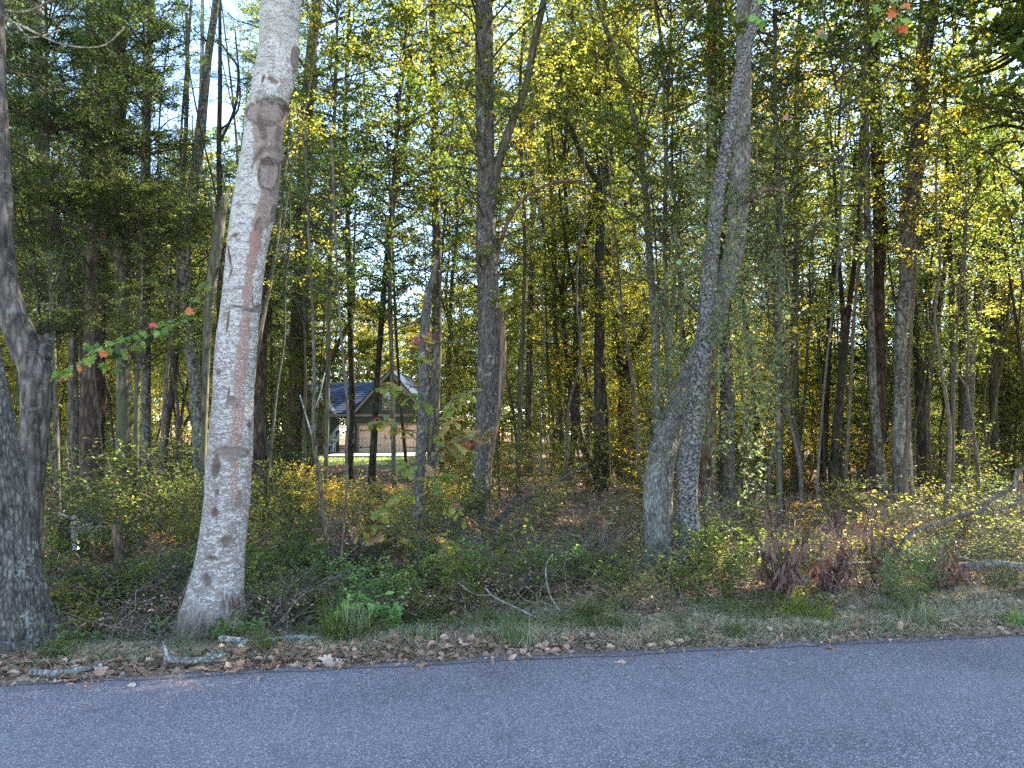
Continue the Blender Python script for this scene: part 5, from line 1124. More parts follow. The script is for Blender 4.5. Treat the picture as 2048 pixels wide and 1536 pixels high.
# many shrubs alike
nb = 0
while nb < 175:
    px = r3.uniform(-60, 2110); y = 6.9 + 17 * r3.rand() ** 1.6; x = P(px, 1000, y)[0]
    if beyond(x, y) < 1.3: continue
    if 650 < px < 840 and y > 10: 
        if r3.rand() < .7: continue
    if 1500 < px < 1800 and 8.3 < y < 17 and r3.rand() < .75: continue
    if 620 < px < 850 and y < 9: continue
    left = px < 480; near = y < 9.5
    q = r3.rand()
    if q < .20: shrub('brushy', x, y, r3.uniform(.5, .95), pick('olive', 'green', 'green'), 'twiggy half-bare brush in the undergrowth, {l}', group='twiggy brush in the undergrowth', cat='brush')
    elif q < .32: shrub('brush', x, y, r3.uniform(.45, .9), 'green', 'bare brown brush in the undergrowth, {l}', group='bare brush in the undergrowth', cat='brush')
    elif q < .76: shrub('leafy' if near else 'tall', x, y, r3.uniform(.55, 1.0) * (.55 if not near and not left else .8), pick('green', 'dark') if left else (pick('green', 'olive', 'vine') if px < 1000 else pick('green', 'olive', 'yellow', 'vine')), '{c} shrub in the undergrowth, {l}', group='leafy shrubs in the undergrowth')
    elif q < .9: shrub('small', x, y, r3.uniform(.7, 1.2), pick('green', 'vine', 'dark'), 'low {c} shrub in the undergrowth, {l}', group='low shrubs in the undergrowth')
    else: shrub('thin', x, y, r3.uniform(.5, .9), pick('olive', 'green', 'gold', 'yellow'), 'thin {c} stalk in the undergrowth, {l}', group='thin leafy stalks in the undergrowth', cat='plant')
    nb += 1
# weeds along the verge
nb = 0
while nb < 70:
    px = r3.uniform(-30, 2080); b = r3.uniform(.5, 1.7); p = GP(px, 1300); 
    y = np.interp(px, [0, 2048], [4.75, 5.85]) + b; x = P(px, 1200, y)[0]
    k = pick('small', 'feathery', 'weed', 'feathery')
    shrub(k, x, y, r3.uniform(.28, .6), pick('green', 'vine', 'green', 'olive'), 'small {c} weed in the verge, {l}', group='weeds in the verge', cat='weed'); nb += 1
# bare thin stems and low leafy saplings that thicken the wood
nb = 0
while nb < 150:
    d = r3.uniform(11, 34); px = r3.uniform(-60, 2110)
    if inhouse(px, 6): continue
    if 700 < px < 1350 and d < 15: continue
    x = P(px, 900, d)[0]
    bgtree(x, d, r3.uniform(6, 12), [(pick('thin', 'sparse'), r3.uniform(3.5, 6), r3.uniform(.4, .6), pick('green', 'olive', 'yellow'))] if r3.rand() < .6 else [], pick('twig', 'dark', 'mossy', 'grey'), lean=.08,
           label='very thin {c} stem among larger trunks, {l}', group='thin stems among the trunks', name='thin_stem', rr=r3.uniform(.22, .5)); nb += 1
nb = 0
while nb < 150:
    d = r3.uniform(15, 46); px = r3.uniform(-60, 2110)
    if inhouse(px, 12) or (1560 < px < 1780 and d < 20): continue
    x = P(px, 900, d)[0]
    shrub('tall', x, d, r3.uniform(.6, 1.25), pick('yellow', 'gold', 'olive', 'green') if px > 850 else pick('green', 'yellow', 'olive', 'green'), '{c} bush on the floor of the wood, {l}', group='bushes on the floor of the wood'); nb += 1
# a thick belt of undergrowth just behind the verge
nb = 0
while nb < 95:
    px = r3.uniform(-40, 2090); b = r3.uniform(1.5, 3.6); y = np.interp(px, [0, 2048], [4.75, 5.85]) + b; x = P(px, 1200, y)[0]
    if 380 < px < 470 and b < 1.8: continue
    if px < 360 and b < 2.4 and r3.rand() < .7: continue
    q = r3.rand(); left = px < 520
    if q < .18: shrub('brushy', x, y, r3.uniform(.4, .75), pick('litter', 'olive', 'litter'), 'twiggy half-bare brush close behind the verge, {l}', group='twiggy brush behind the verge', cat='brush')
    elif q < .28: shrub('brush', x, y, r3.uniform(.4, .7), 'green', 'bare brown brush close behind the verge, {l}', group='bare brush behind the verge', cat='brush')
    elif q < .75: shrub('leafy', x, y, r3.uniform(.4, .8), pick('green', 'bright', 'green', 'vine') if 450 < px < 1150 else pick('green', 'olive', 'olive', 'vine'), '{c} shrub close behind the verge, {l}', group='leafy shrubs behind the verge')
    else: shrub('small', x, y, r3.uniform(.7, 1.1), pick('green', 'vine', 'dark', 'olive'), 'low {c} shrub close behind the verge, {l}', group='low shrubs behind the verge')
    nb += 1

nb = 0
while nb < 95:
    px = r3.uniform(-40, 2090); y = r3.uniform(8.2, 13.5); x = P(px, 1200, y)[0]
    if (650 < px < 850 and y > 9) or (900 < px < 1010 and y < 12.4) or (1490 < px < 1720 and y < 12): continue
    q = r3.rand(); left = px < 620
    if left and q < .6: shrub('tall', x, y, r3.uniform(.42, .78), pick('dark', 'green', 'green', 'olive'), 'tall {c} shrub in the shaded undergrowth, {l}', group='tall shrubs in the undergrowth')
    elif q < .28: shrub('brush', x, y, r3.uniform(.7, 1.25), 'green', 'tall bare brown brush in the undergrowth, {l}', group='tall bare brush in the undergrowth', cat='brush')
    elif q < .8: shrub('brushy', x, y, r3.uniform(.7, 1.2), pick('olive', 'green', 'litter', 'green'), 'tall twiggy brush in the undergrowth, {l}', group='tall twiggy brush in the undergrowth', cat='brush')
    else: shrub('tall', x, y, r3.uniform(.35, .6), pick('green', 'olive', 'yellow', 'vine'), 'tall {c} shrub in the undergrowth, {l}', group='tall shrubs in the undergrowth')
    nb += 1

# ------------------------------------------------------------------ ground stuff
r4 = np.random.RandomState(47)
def scatter(n, px0, px1, b0, b1, pw=1.0, thr=None, sc=1.0, seed=0):
    """random ground points in the frame between distances b0..b1 past the road edge"""
    u = r4.uniform(px0, px1, n * 2); b = b0 + (b1 - b0) * r4.rand(n * 2) ** pw
    ye = np.interp(u, [0, 2048], [e_y(0), e_y(2048)]); y = ye + b; x = (u - 1024) / FPX * y
    if thr is not None:
        k = fbm(np.stack([x * sc, y * sc, x * 0 + seed], -1), 3, seed); ok = k + r4.uniform(-.12, .12, n * 2) > thr; x, y = x[ok], y[ok]
    return x[:n], y[:n]
def e_y(px): return float(GP(px, np.interp(px, [0, 2048], [1360, 1262]))[1])
def ground_pts(x, y, dz=0): return np.stack([x, y, np.where(beyond(x, y) < -.02, .006, gz(x, y)) + dz], -1)
def lay(x, y, ln, wd, shape, tilt=.5, dz=.012, mb=None, mat=0):
    n = len(x); p = ground_pts(x, y, 0) + np.stack([x * 0, x * 0, dz + r4.rand(n) * .03], -1)
    d = rdir(n, -.25, .3, r4); nr = norm(rdir(n, -1, 1, r4) * tilt + (0, 0, 1.)); leaves(mb, p, d, nr, ln * r4.uniform(.6, 1.2, n), wd * r4.uniform(.7, 1.2, n), shape, mat)
mb = MB()
x, y = scatter(6500, -60, 2110, .02, 1.9, .8); lay(x, y, .072, .064, 'maple', .75, mb=mb)
x, y = scatter(9000, -60, 2110, .0, 2.6, .8); lay(x, y, .065, .038, 'oval', .9, mb=mb)
x, y = scatter(22000, -60, 2110, 1.4, 9, .8); lay(x, y, .085, .055, 'oval', .8, mb=mb)
x, y = scatter(26000, -80, 2130, 6, 26, .7); lay(x, y, .13, .09, 'kite', .8, mb=mb)
x, y = scatter(420, -60, 2110, -.42, .05, .35); lay(x, y, .05, .035, 'curled', .4, .004, mb=mb)
x, y = scatter(1500, -60, 2110, -.3, .08, .35); lay(x, y, .022, .016, 'oval', .5, .002, mb=mb)
tag(mb.build('leaf_litter', LM['litter']), kind='stuff')
# pine straw and stems
mb = MB()
x, y = scatter(2500, -60, 2110, -.25, .05, .4); lay(x, y, .10, .004, 'blade', .2, .003, mb=mb)
x, y = scatter(15000, -60, 2110, -.03, 1.5, 1.0, .44, 1.2, 3); lay(x, y, .13, .004, 'blade', .3, .008, mb=mb)
x, y = scatter(9000, -60, 2110, .1, 6, 1.0); lay(x, y, .2, .006, 'blade', 1.2, .02, mb=mb)
tag(mb.build('pine_straw', LM['drygrass']), kind='stuff')
# grass of the verge
mb = MB()
def blades(x, y, h, w, lean, mb):
    n = len(x); leaves(mb, ground_pts(x, y, -.01), norm(rdir(n, -.1, .5, r4) * lean + (0, 0, .8)), rdir(n, -.6, .6, r4), h * r4.uniform(.4, 1.25, n), w, 'blade')
x, y = scatter(26000, 950, 2110, .06, 1.5, .9, .40, 1.6, 8); blades(x, y, .12, .005, .9, mb)
x, y = scatter(11000, -60, 1100, .2, 1.4, .9, .47, 1.6, 8); blades(x, y, .12, .006, .9, mb)
tag(mb.build('verge_grass', LM['grass']), kind='stuff')
mb = MB()
x, y = scatter(26000, 400, 2110, .05, 1.7, .8, .42, 2.2, 15); blades(x, y, .13, .005, 1.3, mb)
x, y = scatter(6000, -60, 2110, 1.4, 9, .8, .5, 1.2, 19); blades(x, y, .32, .006, .8, mb)
tag(mb.build('dry_grass', LM['drygrass']), kind='stuff')
# low green cover
mb = MB()
x, y = scatter(12000, 420, 2110, .55, 1.8, 1.0, .50, 1.5, 31)
n = len(x); leaves(mb, ground_pts(x, y) + np.stack([x * 0, x * 0, .02 + .10 * r4.rand(n)], -1), rdir(n, -.2, .5, r4), norm(rdir(n, -1, 1, r4) * .6 + (0, 0, 1.)), r4.uniform(.015, .04, n), r4.uniform(.010, .026, n), 'oval')
x, y = scatter(24000, -60, 2110, 1.3, 8.5, 1.0, .49, .8, 37)
n = len(x); hh = np.clip(fbm(np.stack([x * 1.1, y * 1.1, x * 0], -1), 2, 77) * 1.1 - .25, .05, .6) * .7
leaves(mb, ground_pts(x, y) + np.stack([x * 0, x * 0, hh * r4.rand(n)], -1), rdir(n, -.4, .5, r4), norm(rdir(n, -1, 1, r4) * .7 + (0, 0, 1.)), r4.uniform(.025, .06, n), r4.uniform(.016, .038, n), 'oval')
tag(mb.build('ground_cover', LM['green']), kind='stuff')
# tangle of brown canes and dead stems
mb = MB()
def canes(n, px0, px1, b0, b1, L, r, arch=.4, thr=None):
    x, y = scatter(n, px0, px1, b0, b1, .9, thr, 1, 3); n = len(x); K = 6; t = np.linspace(0, 1, K)
    p = ground_pts(x, y); az = r4.uniform(0, 2 * PI, n); l = L * r4.uniform(.4, 1.2, n); up = r4.uniform(.25, 1, n); out = np.sqrt(1 - up * up * .95)
    Q = p[:, None] + np.stack([np.cos(az)[:, None] * (l * out)[:, None] * t, np.sin(az)[:, None] * (l * out)[:, None] * t, (l * up)[:, None] * (t - arch * t ** 2.2)], -1); Q[:, 1:] += r4.normal(0, .025, (n, K - 1, 3))
    tubes(mb, Q, (r * r4.uniform(.5, 1.3, n))[:, None] * (1 - .6 * t)[None], 3, 0)
canes(1500, -60, 2110, 1.0, 3.6, .75, .0032); canes(1500, -60, 2110, 2.2, 10, 1.1, .005); canes(700, -60, 640, .8, 4, .8, .0035); canes(160, 330, 520, .6, 1.5, .55, .003); canes(900, 1500, 2110, 1.6, 6, 1.1, .004, .6); canes(500, -60, 2110, 8, 22, 1.6, .008)
tag(mb.build('dead_stems', BK['cane']), kind='stuff')

# ------------------------------------------------------------------ single leaves on branches
def leaf_me(shape, k, mat):
    mb = MB(); leaves(mb, np.zeros((1, 3)), np.array([[0, 1., 0]]), np.array([[0, 0, 1.]]), np.array([1.]), np.array([1.]), shape)
    mb.v[0] = mb.v[0] + np.random.RandomState(k).normal(0, .02, mb.v[0].shape) * np.array([1, 1, 2]); return mb.mesh('leaf', [mat])
LF = {s: [leaf_me(s, k, LM['green']) for k in range(4)] for s in ('oak', 'maple', 'broad', 'curled', 'oval')}
def put_leaf(par, shape, pos, dr, nr, ln, wd, mat, name='leaf'):
    dr = norm(np.asarray(dr, float)); s = norm(np.cross(dr, nr)); n = np.cross(s, dr)
    M = Matrix(((s[0] * wd, dr[0] * ln, n[0] * wd, pos[0]), (s[1] * wd, dr[1] * ln, n[1] * wd, pos[1]), (s[2] * wd, dr[2] * ln, n[2] * wd, pos[2]), (0, 0, 0, 1)))
    o = inst(LF[shape][r4.randint(4)], name, par, mats=[LM[mat]]); o.matrix_local = M; return o
def stem(par, pts, d, r0, r1, name='stem', bk='twig', base=(0, 0, 0)):
    """pts: (px, py[, d]) from the root outwards"""
    q = np.array([[*P(a[0], a[1], a[2] if len(a) > 2 else d), 0] for a in pts]); q[:, :3] -= base; q[:, 3] = np.linspace(r0, r1, len(q))
    mb = MB(); L = np.linalg.norm(np.diff(q[:, :3], axis=0), axis=1).sum(); solid_tube(mb, q, 7, int(L / .04) + 4, seed=int(pts[0][0]) % 97, lump=.06)
    mb.build(name, BK[bk], par, smooth=True); return q
def leaf_run(par, q, n, shape, ln, wd, mats, droop=.3, t0=.2, spread=1.0, tuft=0, face=.5):
    """n single leaves along the stem q; tuft of them at its tip"""
    C, s = catmull(q, 40)
    for k in range(n):
        t = 1.0 if k < tuft else t0 + (1 - t0) * r4.rand(); i = min(39, int(t * 39)); p = C[i, :3]; ax = norm(C[min(39, i + 1), :3] - C[max(0, i - 1), :3])
        dr = norm(ax * .6 + rdir(1, -.8, .5, r4)[0] * spread - np.array([0, 0, droop])); nr = norm(rdir(1, -1, 1, r4)[0] * .6 + np.array([0, -face, .8]))
        sc = r4.uniform(.65, 1.15); put_leaf(par, shape, p + dr * .015, dr, nr, ln * sc, wd * sc, mats[r4.randint(len(mats))])

# oak sapling with big lobed leaves, centre
b = P(832, 1165, 7.3); b[2] = gz(b[0], b[1]); oak = empty('oak_sapling', b, 'young oak with big green and reddish lobed leaves in front of the garage', 'sapling')
S = stem(oak, [(832, 1180), (838, 1090), (852, 990), (862, 900), (868, 820), (862, 740), (850, 690)], 7.3, .012, .005, base=b, bk='twigdark')
for pts, n, mats in (([(862, 900), (820, 870), (780, 845), (752, 838)], 10, ['oak1', 'oak1', 'oak1']), ([(862, 900), (905, 880), (945, 868), (975, 862)], 14, ['oak1', 'vine', 'oak1']), ([(868, 830), (905, 800), (935, 785)], 10, ['oak1', 'green']),
        ([(866, 810), (830, 790), (790, 775), (770, 768)], 9, ['oak1', 'green']), ([(862, 740), (850, 700), (846, 680)], 9, ['oak1', 'olive']), ([(852, 990), (820, 975), (790, 990), (765, 1010)], 11, ['oak1', 'olive']),
        ([(846, 1030), (880, 1000), (910, 1010), (930, 1030)], 9, ['oak1', 'olive']), ([(838, 1090), (790, 1065), (750, 1050), (725, 1055)], 12, ['oak1', 'olive', 'dead1']), ([(838, 1090), (870, 1070), (900, 1080)], 9, ['oak1', 'olive']),
        ([(862, 880), (880, 850), (900, 840)], 7, ['green', 'oak1']), ([(860, 920), (840, 930), (815, 925)], 6, ['oak1', 'green']), ([(862, 900), (890, 905), (925, 900)], 7, ['oak1', 'vine']), ([(850, 1000), (868, 960), (885, 950)], 6, ['oak1', 'green'])):
    pts = [(a, c, 7.3 + r4.uniform(-.25, .25) * (k > 0)) for k, (a, c) in enumerate(pts)]
    q = stem(oak, pts, 7.3, .005, .002, 'branch', 'twigdark', b); leaf_run(oak, q, int(n * 2.1), 'oak', .165, .135, mats + ['oak1'], droop=.35, t0=.2, tuft=5, face=.2)
# maple sapling whose branches reach left in front of the shaded trunks
b = P(452, 1150, 7.6); b[2] = gz(b[0], b[1]); mp = empty('maple_sapling', b, 'young maple behind the whitish trunk with bright green and few red leaves', 'sapling')
stem(mp, [(452, 1160), (456, 1000), (462, 850), (460, 720), (452, 600), (440, 520)], 7.6, .014, .006, base=b, bk='twigdark')
for pts, n, mats in (([(460, 700), (400, 655), (330, 645), (260, 672), (205, 690), (150, 730), (118, 748)], 34, ['maple1']), ([(456, 640), (420, 600), (370, 640), (320, 660)], 14, ['maple1', 'maple1', 'green']), ([(330, 645), (270, 690), (215, 700), (180, 690)], 20, ['maple1']),
        ([(458, 600), (430, 560), (395, 590), (365, 630)], 12, ['maple1', 'green']), ([(260, 672), (230, 740), (200, 730)], 8, ['maple1']), ([(456, 660), (440, 720), (450, 745)], 4, ['maple1'])):
    pts = [(a, c, 7.6 - .25 * k) for k, (a, c) in enumerate(pts)]
    q = stem(mp, pts, 7.6, .005, .0018, 'branch', 'twig', b); leaf_run(mp, q, n, 'maple', .085, .085, mats, droop=.25, t0=.3, tuft=3)
for a, c, m in ((155, 736, 'orange'), (308, 646, 'red'), (207, 700, 'orange'), (124, 752, 'red'), (137, 752, 'orange'), (209, 706, 'orange'), (372, 620, 'orange'), (118, 745, 'maple1')):
    p = P(a, c, 6.3) - b; put_leaf(mp, 'maple', p, rdir(1, -1, .1, r4)[0], norm(np.array([r4.uniform(-.5, .5), -1, .4])), .075, .075, m)
# leaf sprays hanging into the top edge of the view
for lab, cx, cy, d, n, mats, w in (('leafy branch tip with green and orange leaves hanging into the top edge on the right', 1765, 10, 5.2, 34, ['maple1', 'green', 'green', 'orange'], 55), ('green leaf spray hanging into the top edge beside the speckled trunk', 1540, -5, 5.6, 12, ['maple1', 'bright'], 22),
                              ('pale faded leaf spray hanging from the top edge left of the brown trunk', 1640, 25, 6.2, 9, ['vine', 'litter1'], 25)):
    b = P(cx, cy - 90, d); e = empty('hanging_branch', b, lab, 'branch')
    for k in range(4 if n > 12 else 2):
        x1 = cx + r4.uniform(-w, w); q = stem(e, [(cx + r4.uniform(-8, 8), cy - 300), (cx + (x1 - cx) * .3, cy - 90), (x1, cy + 10), (x1 + r4.uniform(-10, 10), cy + 35 + r4.uniform(0, 20))], d, .006, .002, 'twig', 'twigdark', b)
        leaf_run(e, q, n // (4 if n > 12 else 2), 'maple', .085, .075, mats, droop=.5, t0=.62, tuft=2)
# dead shrubs with drooping dark brown leaves
for lab, px0, py0, d, hs, n in (('dead shrub hung with dark brown curled leaves, left of the dead group and densest', 1560, 1200, 7.3, ((1528, 960), (1545, 1030), (1575, 1055), (1600, 1090), (1535, 1100), (1620, 1050), (1515, 1070), (1570, 1120)), 158), ('dead shrub with dark brown curled leaves in the middle of the dead group', 1665, 1195, 7.5, ((1640, 1075), (1680, 1005), (1702, 1050), (1655, 1110), (1690, 1100), (1630, 1120), (1715, 1090)), 155),
                              ('tall thin dead shrub with curled brown leaves, right of the dead group', 1750, 1190, 7.8, ((1735, 970), (1740, 1020), (1785, 1035), (1765, 1080), (1750, 1120), (1800, 1090)), 150), ('small dead sprig with hanging brown leaves near the pale log on the right', 1905, 1170, 7.6, ((1900, 1090), (1888, 1110), (1915, 1120)), 42)):
    b = P(px0, py0, d); b[2] = gz(b[0], b[1]); e = empty('dead_shrub', b, lab, 'dead shrub')
    for k, (a, c) in enumerate(hs):
        dd = d + r4.uniform(-.3, .3); q = stem(e, [(px0 + r4.uniform(-12, 12), py0 + 15, d), ((px0 + a) / 2 + r4.uniform(-10, 10), (py0 + c) / 2 + 5, (d + dd) / 2), (a, c, dd)], d, .006, .002, 'stem', 'twig', b)
        C_, _ = catmull(q, 30)
        for j in range(int(n * 1.9) // len(hs)):
            p = C_[int(3 + 26 * r4.rand()), :3] + rdir(1, -.5, .5, r4)[0] * r4.uniform(.0, .10); dr = norm(np.array([r4.normal(0, .35), r4.normal(0, .35), -1])); sc = r4.uniform(.6, 1.2)
            put_leaf(e, 'curled', p, dr, norm(rdir(1, -.2, .2, r4)[0]), .125 * sc, .075 * sc, 'dead1')
# fallen leaves that lie singly on the edge of the road
for k in range(110):
    px = r4.uniform(0, 2048) if k > 70 else r4.uniform(0, 1100); bb_ = r4.uniform(-.02, .45) if k % 9 else r4.uniform(-.35, 0); y = e_y(px) + bb_; x = (px - 1024) / FPX * y
    z = (.012 if beyond(x, y) < 0 else float(gz(x, y)) + .05); sc = r4.uniform(.6, 1.15)
    o = put_leaf(None, ['maple', 'oak', 'curled', 'maple'][k % 4], (x, y, z), rdir(1, -.15, .35, r4)[0], norm(rdir(1, -1, 1, r4)[0] * .5 + np.array([0, -.25, 1.])), .10 * sc, .08 * sc, 'litter1', name='fallen_leaf')
    tag(o, 'curled brown fallen leaf in the litter strip along the road edge', 'fallen leaf', 'fallen leaves along the road edge')

# ------------------------------------------------------------------ logs, limbs, stump, boards
def log(name, lab, cat, pts, d, bk, sub=(), segs=16, relief=.004, fiss=30):
    q = np.array([[*P(a[0], a[1], a[3] if len(a) > 3 else d), a[2] * .5 * (a[3] if len(a) > 3 else d) / FPX] for a in pts]); b = q[0, :3].copy()
    b[2] = gz(b[0], b[1]); e = empty(name, b, lab, cat); mb = MB(); qq = q.copy(); qq[:, :3] -= b
    solid_tube(mb, qq, segs, int(np.linalg.norm(np.diff(qq[:, :3], axis=0), axis=1).sum() / .02) + 6, relief=relief, fiss=fiss, seed=int(pts[0][0]) % 91, lump=.14)
    mb.build('limb', BK[bk], e, smooth=True)
    for s in sub:
        q = np.array([[*P(a[0], a[1], a[3] if len(a) > 3 else d), a[2] * .5 * d / FPX] for a in s]); q[:, :3] -= b; mb = MB()
        solid_tube(mb, q, 8, 30, seed=3, lump=.1); mb.build('twig', BK[bk], e, smooth=True)
    return e
BK['birch'] = bark('pale_log_bark', (.05, .04, .035), (.20, .18, .155), (.36, .34, .31), scale=18, stretch=1.0, lichen=(.46, .47, .45), lich_amt=.53, lich_scale=22)
log('fallen_log', 'pale lichened fallen branch lying in front of the whitish trunk', 'log', [(440, 1278, 16, 5.72), (480, 1282, 16, 5.70), (520, 1288, 15, 5.66), (560, 1279, 13, 5.74), (600, 1275, 11, 5.78), (645, 1276, 8, 5.8)], 5.7, 'birch', sub=[[(600, 1275, 6), (625, 1290, 4), (640, 1300, 3)]])
log('fallen_log', 'short pale fallen branch by the road, below and left of the whitish trunk', 'log', [(332, 1318, 15, 5.26), (370, 1322, 13, 5.22), (410, 1318, 11, 5.26), (455, 1308, 7, 5.32)], 5.25, 'birch', sub=[[(335, 1316, 9), (331, 1300, 7), (328, 1290, 4)], [(390, 1322, 6), (430, 1322, 5), (452, 1320, 3)]])
log('fallen_log', 'pale log lying lowest by the road in the left corner', 'log', [(62, 1345, 14, 4.98), (110, 1346, 15, 4.98), (160, 1340, 14, 5.02), (205, 1330, 11, 5.08)], 5.0, 'birch')
log('fallen_log', 'forked pale log lying in the verge at the right edge', 'log', [(1915, 1128, 8, 8.2), (1950, 1130, 12, 8.2), (1985, 1126, 14, 8.2), (2030, 1130, 14, 8.2), (2090, 1136, 16, 8.2)], 8.2, 'birch', sub=[[(1960, 1128, 6), (1935, 1118, 5), (1918, 1114, 3)], [(1985, 1132, 6), (1950, 1140, 5), (1918, 1138, 3)]])
log('fallen_log', 'thin pale stick lying behind the dead brown shrubs', 'stick', [(1628, 1138, 8, 8.0), (1670, 1132, 7, 8.0), (1710, 1127, 7, 8.1), (1756, 1126, 5, 8.1)], 8.0, 'birch')
log('curved_limb', 'long bare grey limb curving up to the right edge from the undergrowth', 'branch', [(1795, 1108, 7, 8.0), (1808, 1080, 9, 8.0), (1838, 1058, 10, 8.0), (1880, 1046, 10, 8.0), (1930, 1028, 9, 8.0), (1962, 1022, 10, 8.0), (1975, 1004, 9, 8.0), (2004, 988, 9, 8.0), (2030, 970, 9, 7.9), (2036, 944, 10, 7.9), (2075, 925, 11, 7.9)], 8.0, 'twig', sub=[[(1800, 1095, 7), (1822, 1108, 5), (1830, 1112, 3)], [(1975, 1000, 6), (1990, 1020, 4), (2048, 1002, 4)]])
log('leaning_branch', 'bare fallen branch leaning against the foot of the central trunk', 'branch', [(982, 1052, 12, 12.0), (1020, 1020, 10, 12.1), (1062, 996, 9, 12.2), (1110, 965, 8, 12.4), (1140, 947, 7, 12.5), (1175, 925, 4, 12.6)], 12, 'mossy', sub=[[(1068, 994, 5), (1090, 988, 4), (1140, 992, 2)]])
log('leaning_branch', 'thin dead stick leaning right across the weeds beside the whitish trunk', 'stick', [(532, 1270, 7, 6.2), (570, 1232, 6, 6.3), (600, 1195, 5, 6.5), (640, 1170, 4, 6.7), (700, 1140, 3, 7.0)], 6.2, 'twig')
log('leaning_branch', 'dark stick leaning down left from the whitish trunk to the litter', 'stick', [(245, 1250, 7, 6.6), (262, 1195, 7, 6.7), (300, 1175, 6, 6.7), (350, 1155, 5, 6.8), (388, 1125, 4, 6.9)], 6.6, 'twigdark')
log('bent_cane', 'thin pale cane arching upright in front of the green thicket', 'stick', [(1120, 1222, 4, 6.5), (1100, 1190, 4, 6.5), (1092, 1150, 4, 6.5), (1094, 1125, 3, 6.5), (1106, 1108, 3, 6.5)], 6.5, 'birch', segs=7)
log('bent_cane', 'thin pale forked cane lying low in the verge below the green thicket', 'stick', [(1075, 1236, 4, 6.25), (1030, 1214, 4, 6.3), (990, 1195, 4, 6.3), (972, 1178, 3, 6.3), (970, 1170, 2, 6.3)], 6.3, 'birch', segs=7, sub=[[(985, 1190, 3), (950, 1188, 2), (915, 1165, 1.5)]])
log('cut_stump', 'short cut sapling stump with a slanted top, left of the whitish trunk', 'stump', [(240, 1125, 20, 8.3), (238, 1100, 18, 8.3), (234, 1070, 18, 8.3), (231, 1048, 17, 8.3)], 8.3, 'brown', relief=.004)
# weathered broken boards half hidden behind the leftmost trunks
b = P(150, 1090, 9.3); b[2] = gz(b[0], b[1]); e = empty('broken_boards', b, 'heap of weathered pale boards and dark scraps in the shade right of the leftmost trunk', 'scrap heap')
def board(a, c, w, t, mat, name='board', sag=0):
    a, c = np.array(a) - b, np.array(c) - b; ax = norm(c - a); s = norm(np.cross(ax, [0, 1., .2])); n = np.cross(ax, s); K = 7; V = []; r_ = r4.normal(0, .008, (K, 4, 3))
    for k in range(K):
        p = a + (c - a) * k / (K - 1) - np.array([0, 0, sag * math.sin(PI * k / (K - 1))])
        for i, (u, v) in enumerate(((-w, -t), (w, -t), (w, t), (-w, t))): V.append(p + s * u + n * v + r_[k, i])
    f = []
    for k in range(K - 1):
        for i in range(4): f.append((4 * k + i, 4 * k + (i + 1) % 4, 4 * k + 4 + (i + 1) % 4, 4 * k + 4 + i))
    mb = MB(); mb.add(V, f + [(3, 2, 1, 0), (4 * K - 4, 4 * K - 3, 4 * K - 2, 4 * K - 1)]); mb.build(name, BK[mat] if isinstance(mat, str) else mat, e)
D = 9.3
board(P(140, 1060, D), P(207, 1058, D), .035, .02, 'birch', sag=-.01); board(P(145, 1045, D + .2), P(182, 1052, D + .1), .02, .02, 'pale'); board(P(148, 1062, D), P(152, 1098, D), .03, .02, 'pale'); board(P(185, 1062, D - .05), P(206, 1074, D - .1), .05, .02, 'birch')
board(P(108, 1028, D + .3), P(150, 1036, D + .3), .02, .02, 'pale'); board(P(172, 1036, D + .3), P(202, 1034, D + .3), .03, .03, 'grey'); board(P(138, 1108, D - .2), P(142, 1122, D - .2), .02, .02, 'pale')
board(P(125, 1050, D + .35), P(200, 1052, D + .35), .06, .05, M_iron, 'scrap'); board(P(120, 1085, D + .2), P(185, 1090, D + .2), .16, .05, M_iron, 'scrap')
q = np.array([[*(P(a, c, D - .1) - b), .008] for a, c in ((198, 1046), (208, 1052), (215, 1064), (215, 1082), (211, 1095))]); mb = MB(); solid_tube(mb, q, 8, 24, lump=0); mb.build('hoop', BK['pale'], e, smooth=True)
# tall grass tufts by the road
def tuft(px, py, n, h, spread, mat, lab):
    p = GP(px, py, -.03); p[2] = gz(p[0], p[1]); mb = MB(); a = rdir(n, -.1, .4, r4); q = np.zeros((n, 3)); q[:, :2] = r4.normal(0, spread, (n, 2)); K = 5; t = np.linspace(0, 1, K)
    L = h * r4.uniform(.5, 1.15, n); az = r4.uniform(0, 2 * PI, n); ou = r4.uniform(.1, .8, n)
    c = q[:, None] + np.stack([np.cos(az)[:, None] * (L * ou)[:, None] * t ** 1.6, np.sin(az)[:, None] * (L * ou)[:, None] * t ** 1.6, L[:, None] * (t - .35 * ou[:, None] * t ** 3)], -1)
    w = .0028 * (1 - .85 * t); sd = np.stack([-np.sin(az), np.cos(az), az * 0], -1)[:, None] * w[None, :, None]
    V = np.stack([c - sd, c + sd], 2).reshape(-1, 3); i = np.arange(n * K * 2).reshape(n, K, 2); f = np.stack([i[:, :-1, 0], i[:, :-1, 1], i[:, 1:, 1], i[:, 1:, 0]], -1).reshape(-1, 4)
    mb.add(V, f); o = mb.build('grass_tuft', LM[mat], loc=tuple(p)); tag(o, lab, 'grass tuft')
tuft(672, 1285, 260, .42, .06, 'green', 'tallest light green grass tuft by the road, right of the pale fallen branch')
tuft(700, 1283, 200, .34, .06, 'grass', 'dry-tipped grass tuft just right of the tallest one')
tuft(1030, 1290, 190, .24, .07, 'grass', 'straw-coloured spreading grass tuft by the road below the green thicket')
tuft(850, 1288, 120, .20, .05, 'grass', 'small yellowish grass tuft at the road edge left of the green thicket')
tuft(1590, 1225, 170, .26, .07, 'green', 'bright grass tuft below the densest dead shrub')
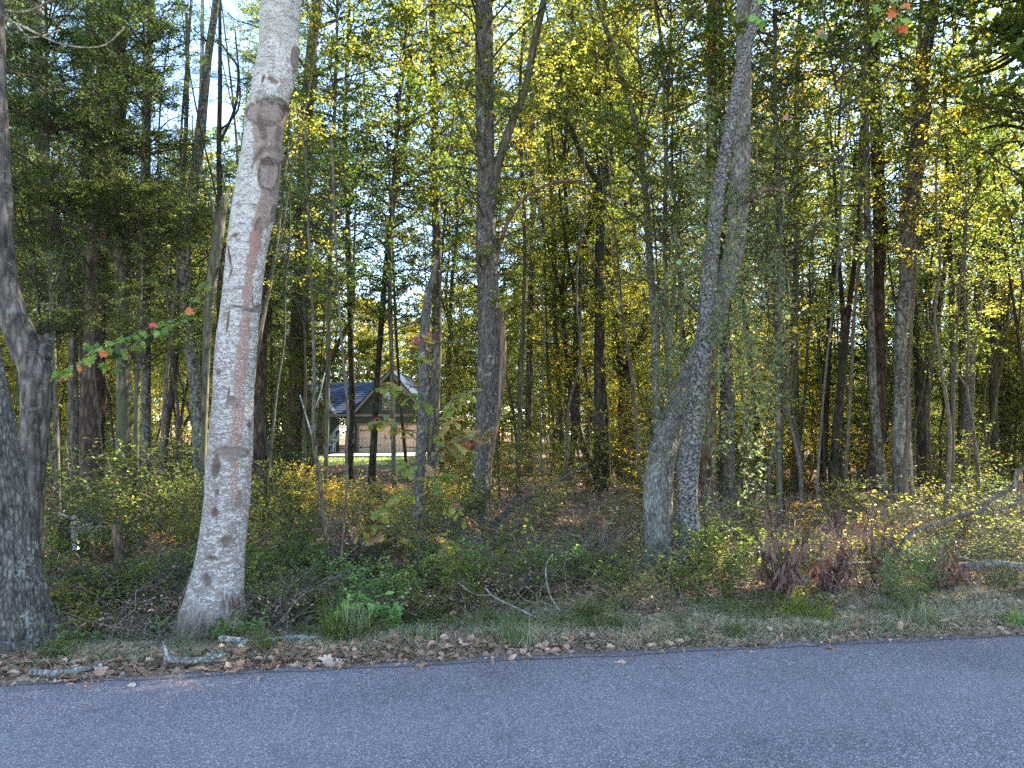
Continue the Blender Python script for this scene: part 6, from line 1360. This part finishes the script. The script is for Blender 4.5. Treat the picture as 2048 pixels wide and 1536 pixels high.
tuft(1640, 1245, 150, .2, .06, 'green', 'light green grass tuft in the verge left of the small dirt mound')
tuft(1470, 1275, 120, .18, .05, 'green', 'short green grass tuft at the road edge below the crossing trunks')
tuft(1770, 1225, 120, .2, .06, 'green', 'short bright grass tuft below the feathery weeds')
tuft(2035, 1252, 120, .2, .05, 'bright', 'short sunny grass tuft at the road edge in the right corner')
tuft(1850, 1250, 170, .22, .1, 'grass', 'dry spreading grass tuft near the road on the right')
tuft(20, 1300, 120, .2, .06, 'bright', 'short green grass tuft at the foot of the leftmost trunk')
# vines with small leaves hanging about the crossing trunks
vt = [o for o in bpy.data.objects if o.get('label', '').startswith('thick vine-hung')][0]; b = np.array(vt.location)
for k in range(30):
    px = r4.uniform(1300, 1560); y0 = r4.uniform(150, 700); L = r4.uniform(200, 400); d = r4.uniform(7.9, 9.3); n = 7
    pts = [(px + r4.normal(0, 10) + 6 * math.sin(j * 1.3 + k), y0 + L * j / n, d) for j in range(n + 1)]
    q = np.array([[*P(*p) - b, .0035] for p in pts]); C_, _ = catmull(q, 40); mb = MB(); tubes(mb, C_[None, :, :3], np.full((1, 40), .0032), 4, 1)
    m = 130; p = C_[r4.randint(0, 40, m), :3] + rdir(m, -1, 1, r4) * r4.uniform(.01, .16, (m, 1)); leaves(mb, p, rdir(m, -.9, .2, r4), norm(rdir(m, -1, 1, r4) + (0, -.3, .6)), r4.uniform(.04, .075, m), r4.uniform(.02, .04, m), 'oval', 0)
    mb.build('vine', [LM['vine'], BK['twig']], vt)
# a few single larger leaves on those vines
for a, c, m in ((1285, 410, 'gold'), (1335, 382, 'litter1'), (1213, 398, 'litter1'), (1570, 230, 'litter1'), (1516, 262, 'gold'), (1585, 660, 'gold'), (1595, 655, 'yellow'), (1500, 320, 'gold'), (1370, 418, 'bright'), (1358, 520, 'bright')):
    put_leaf(vt, 'broad', P(a, c, 8.0) - b, rdir(1, -1, 0, r4)[0], norm(np.array([r4.uniform(-.8, .8), -1, .6])), .07, .08, m)
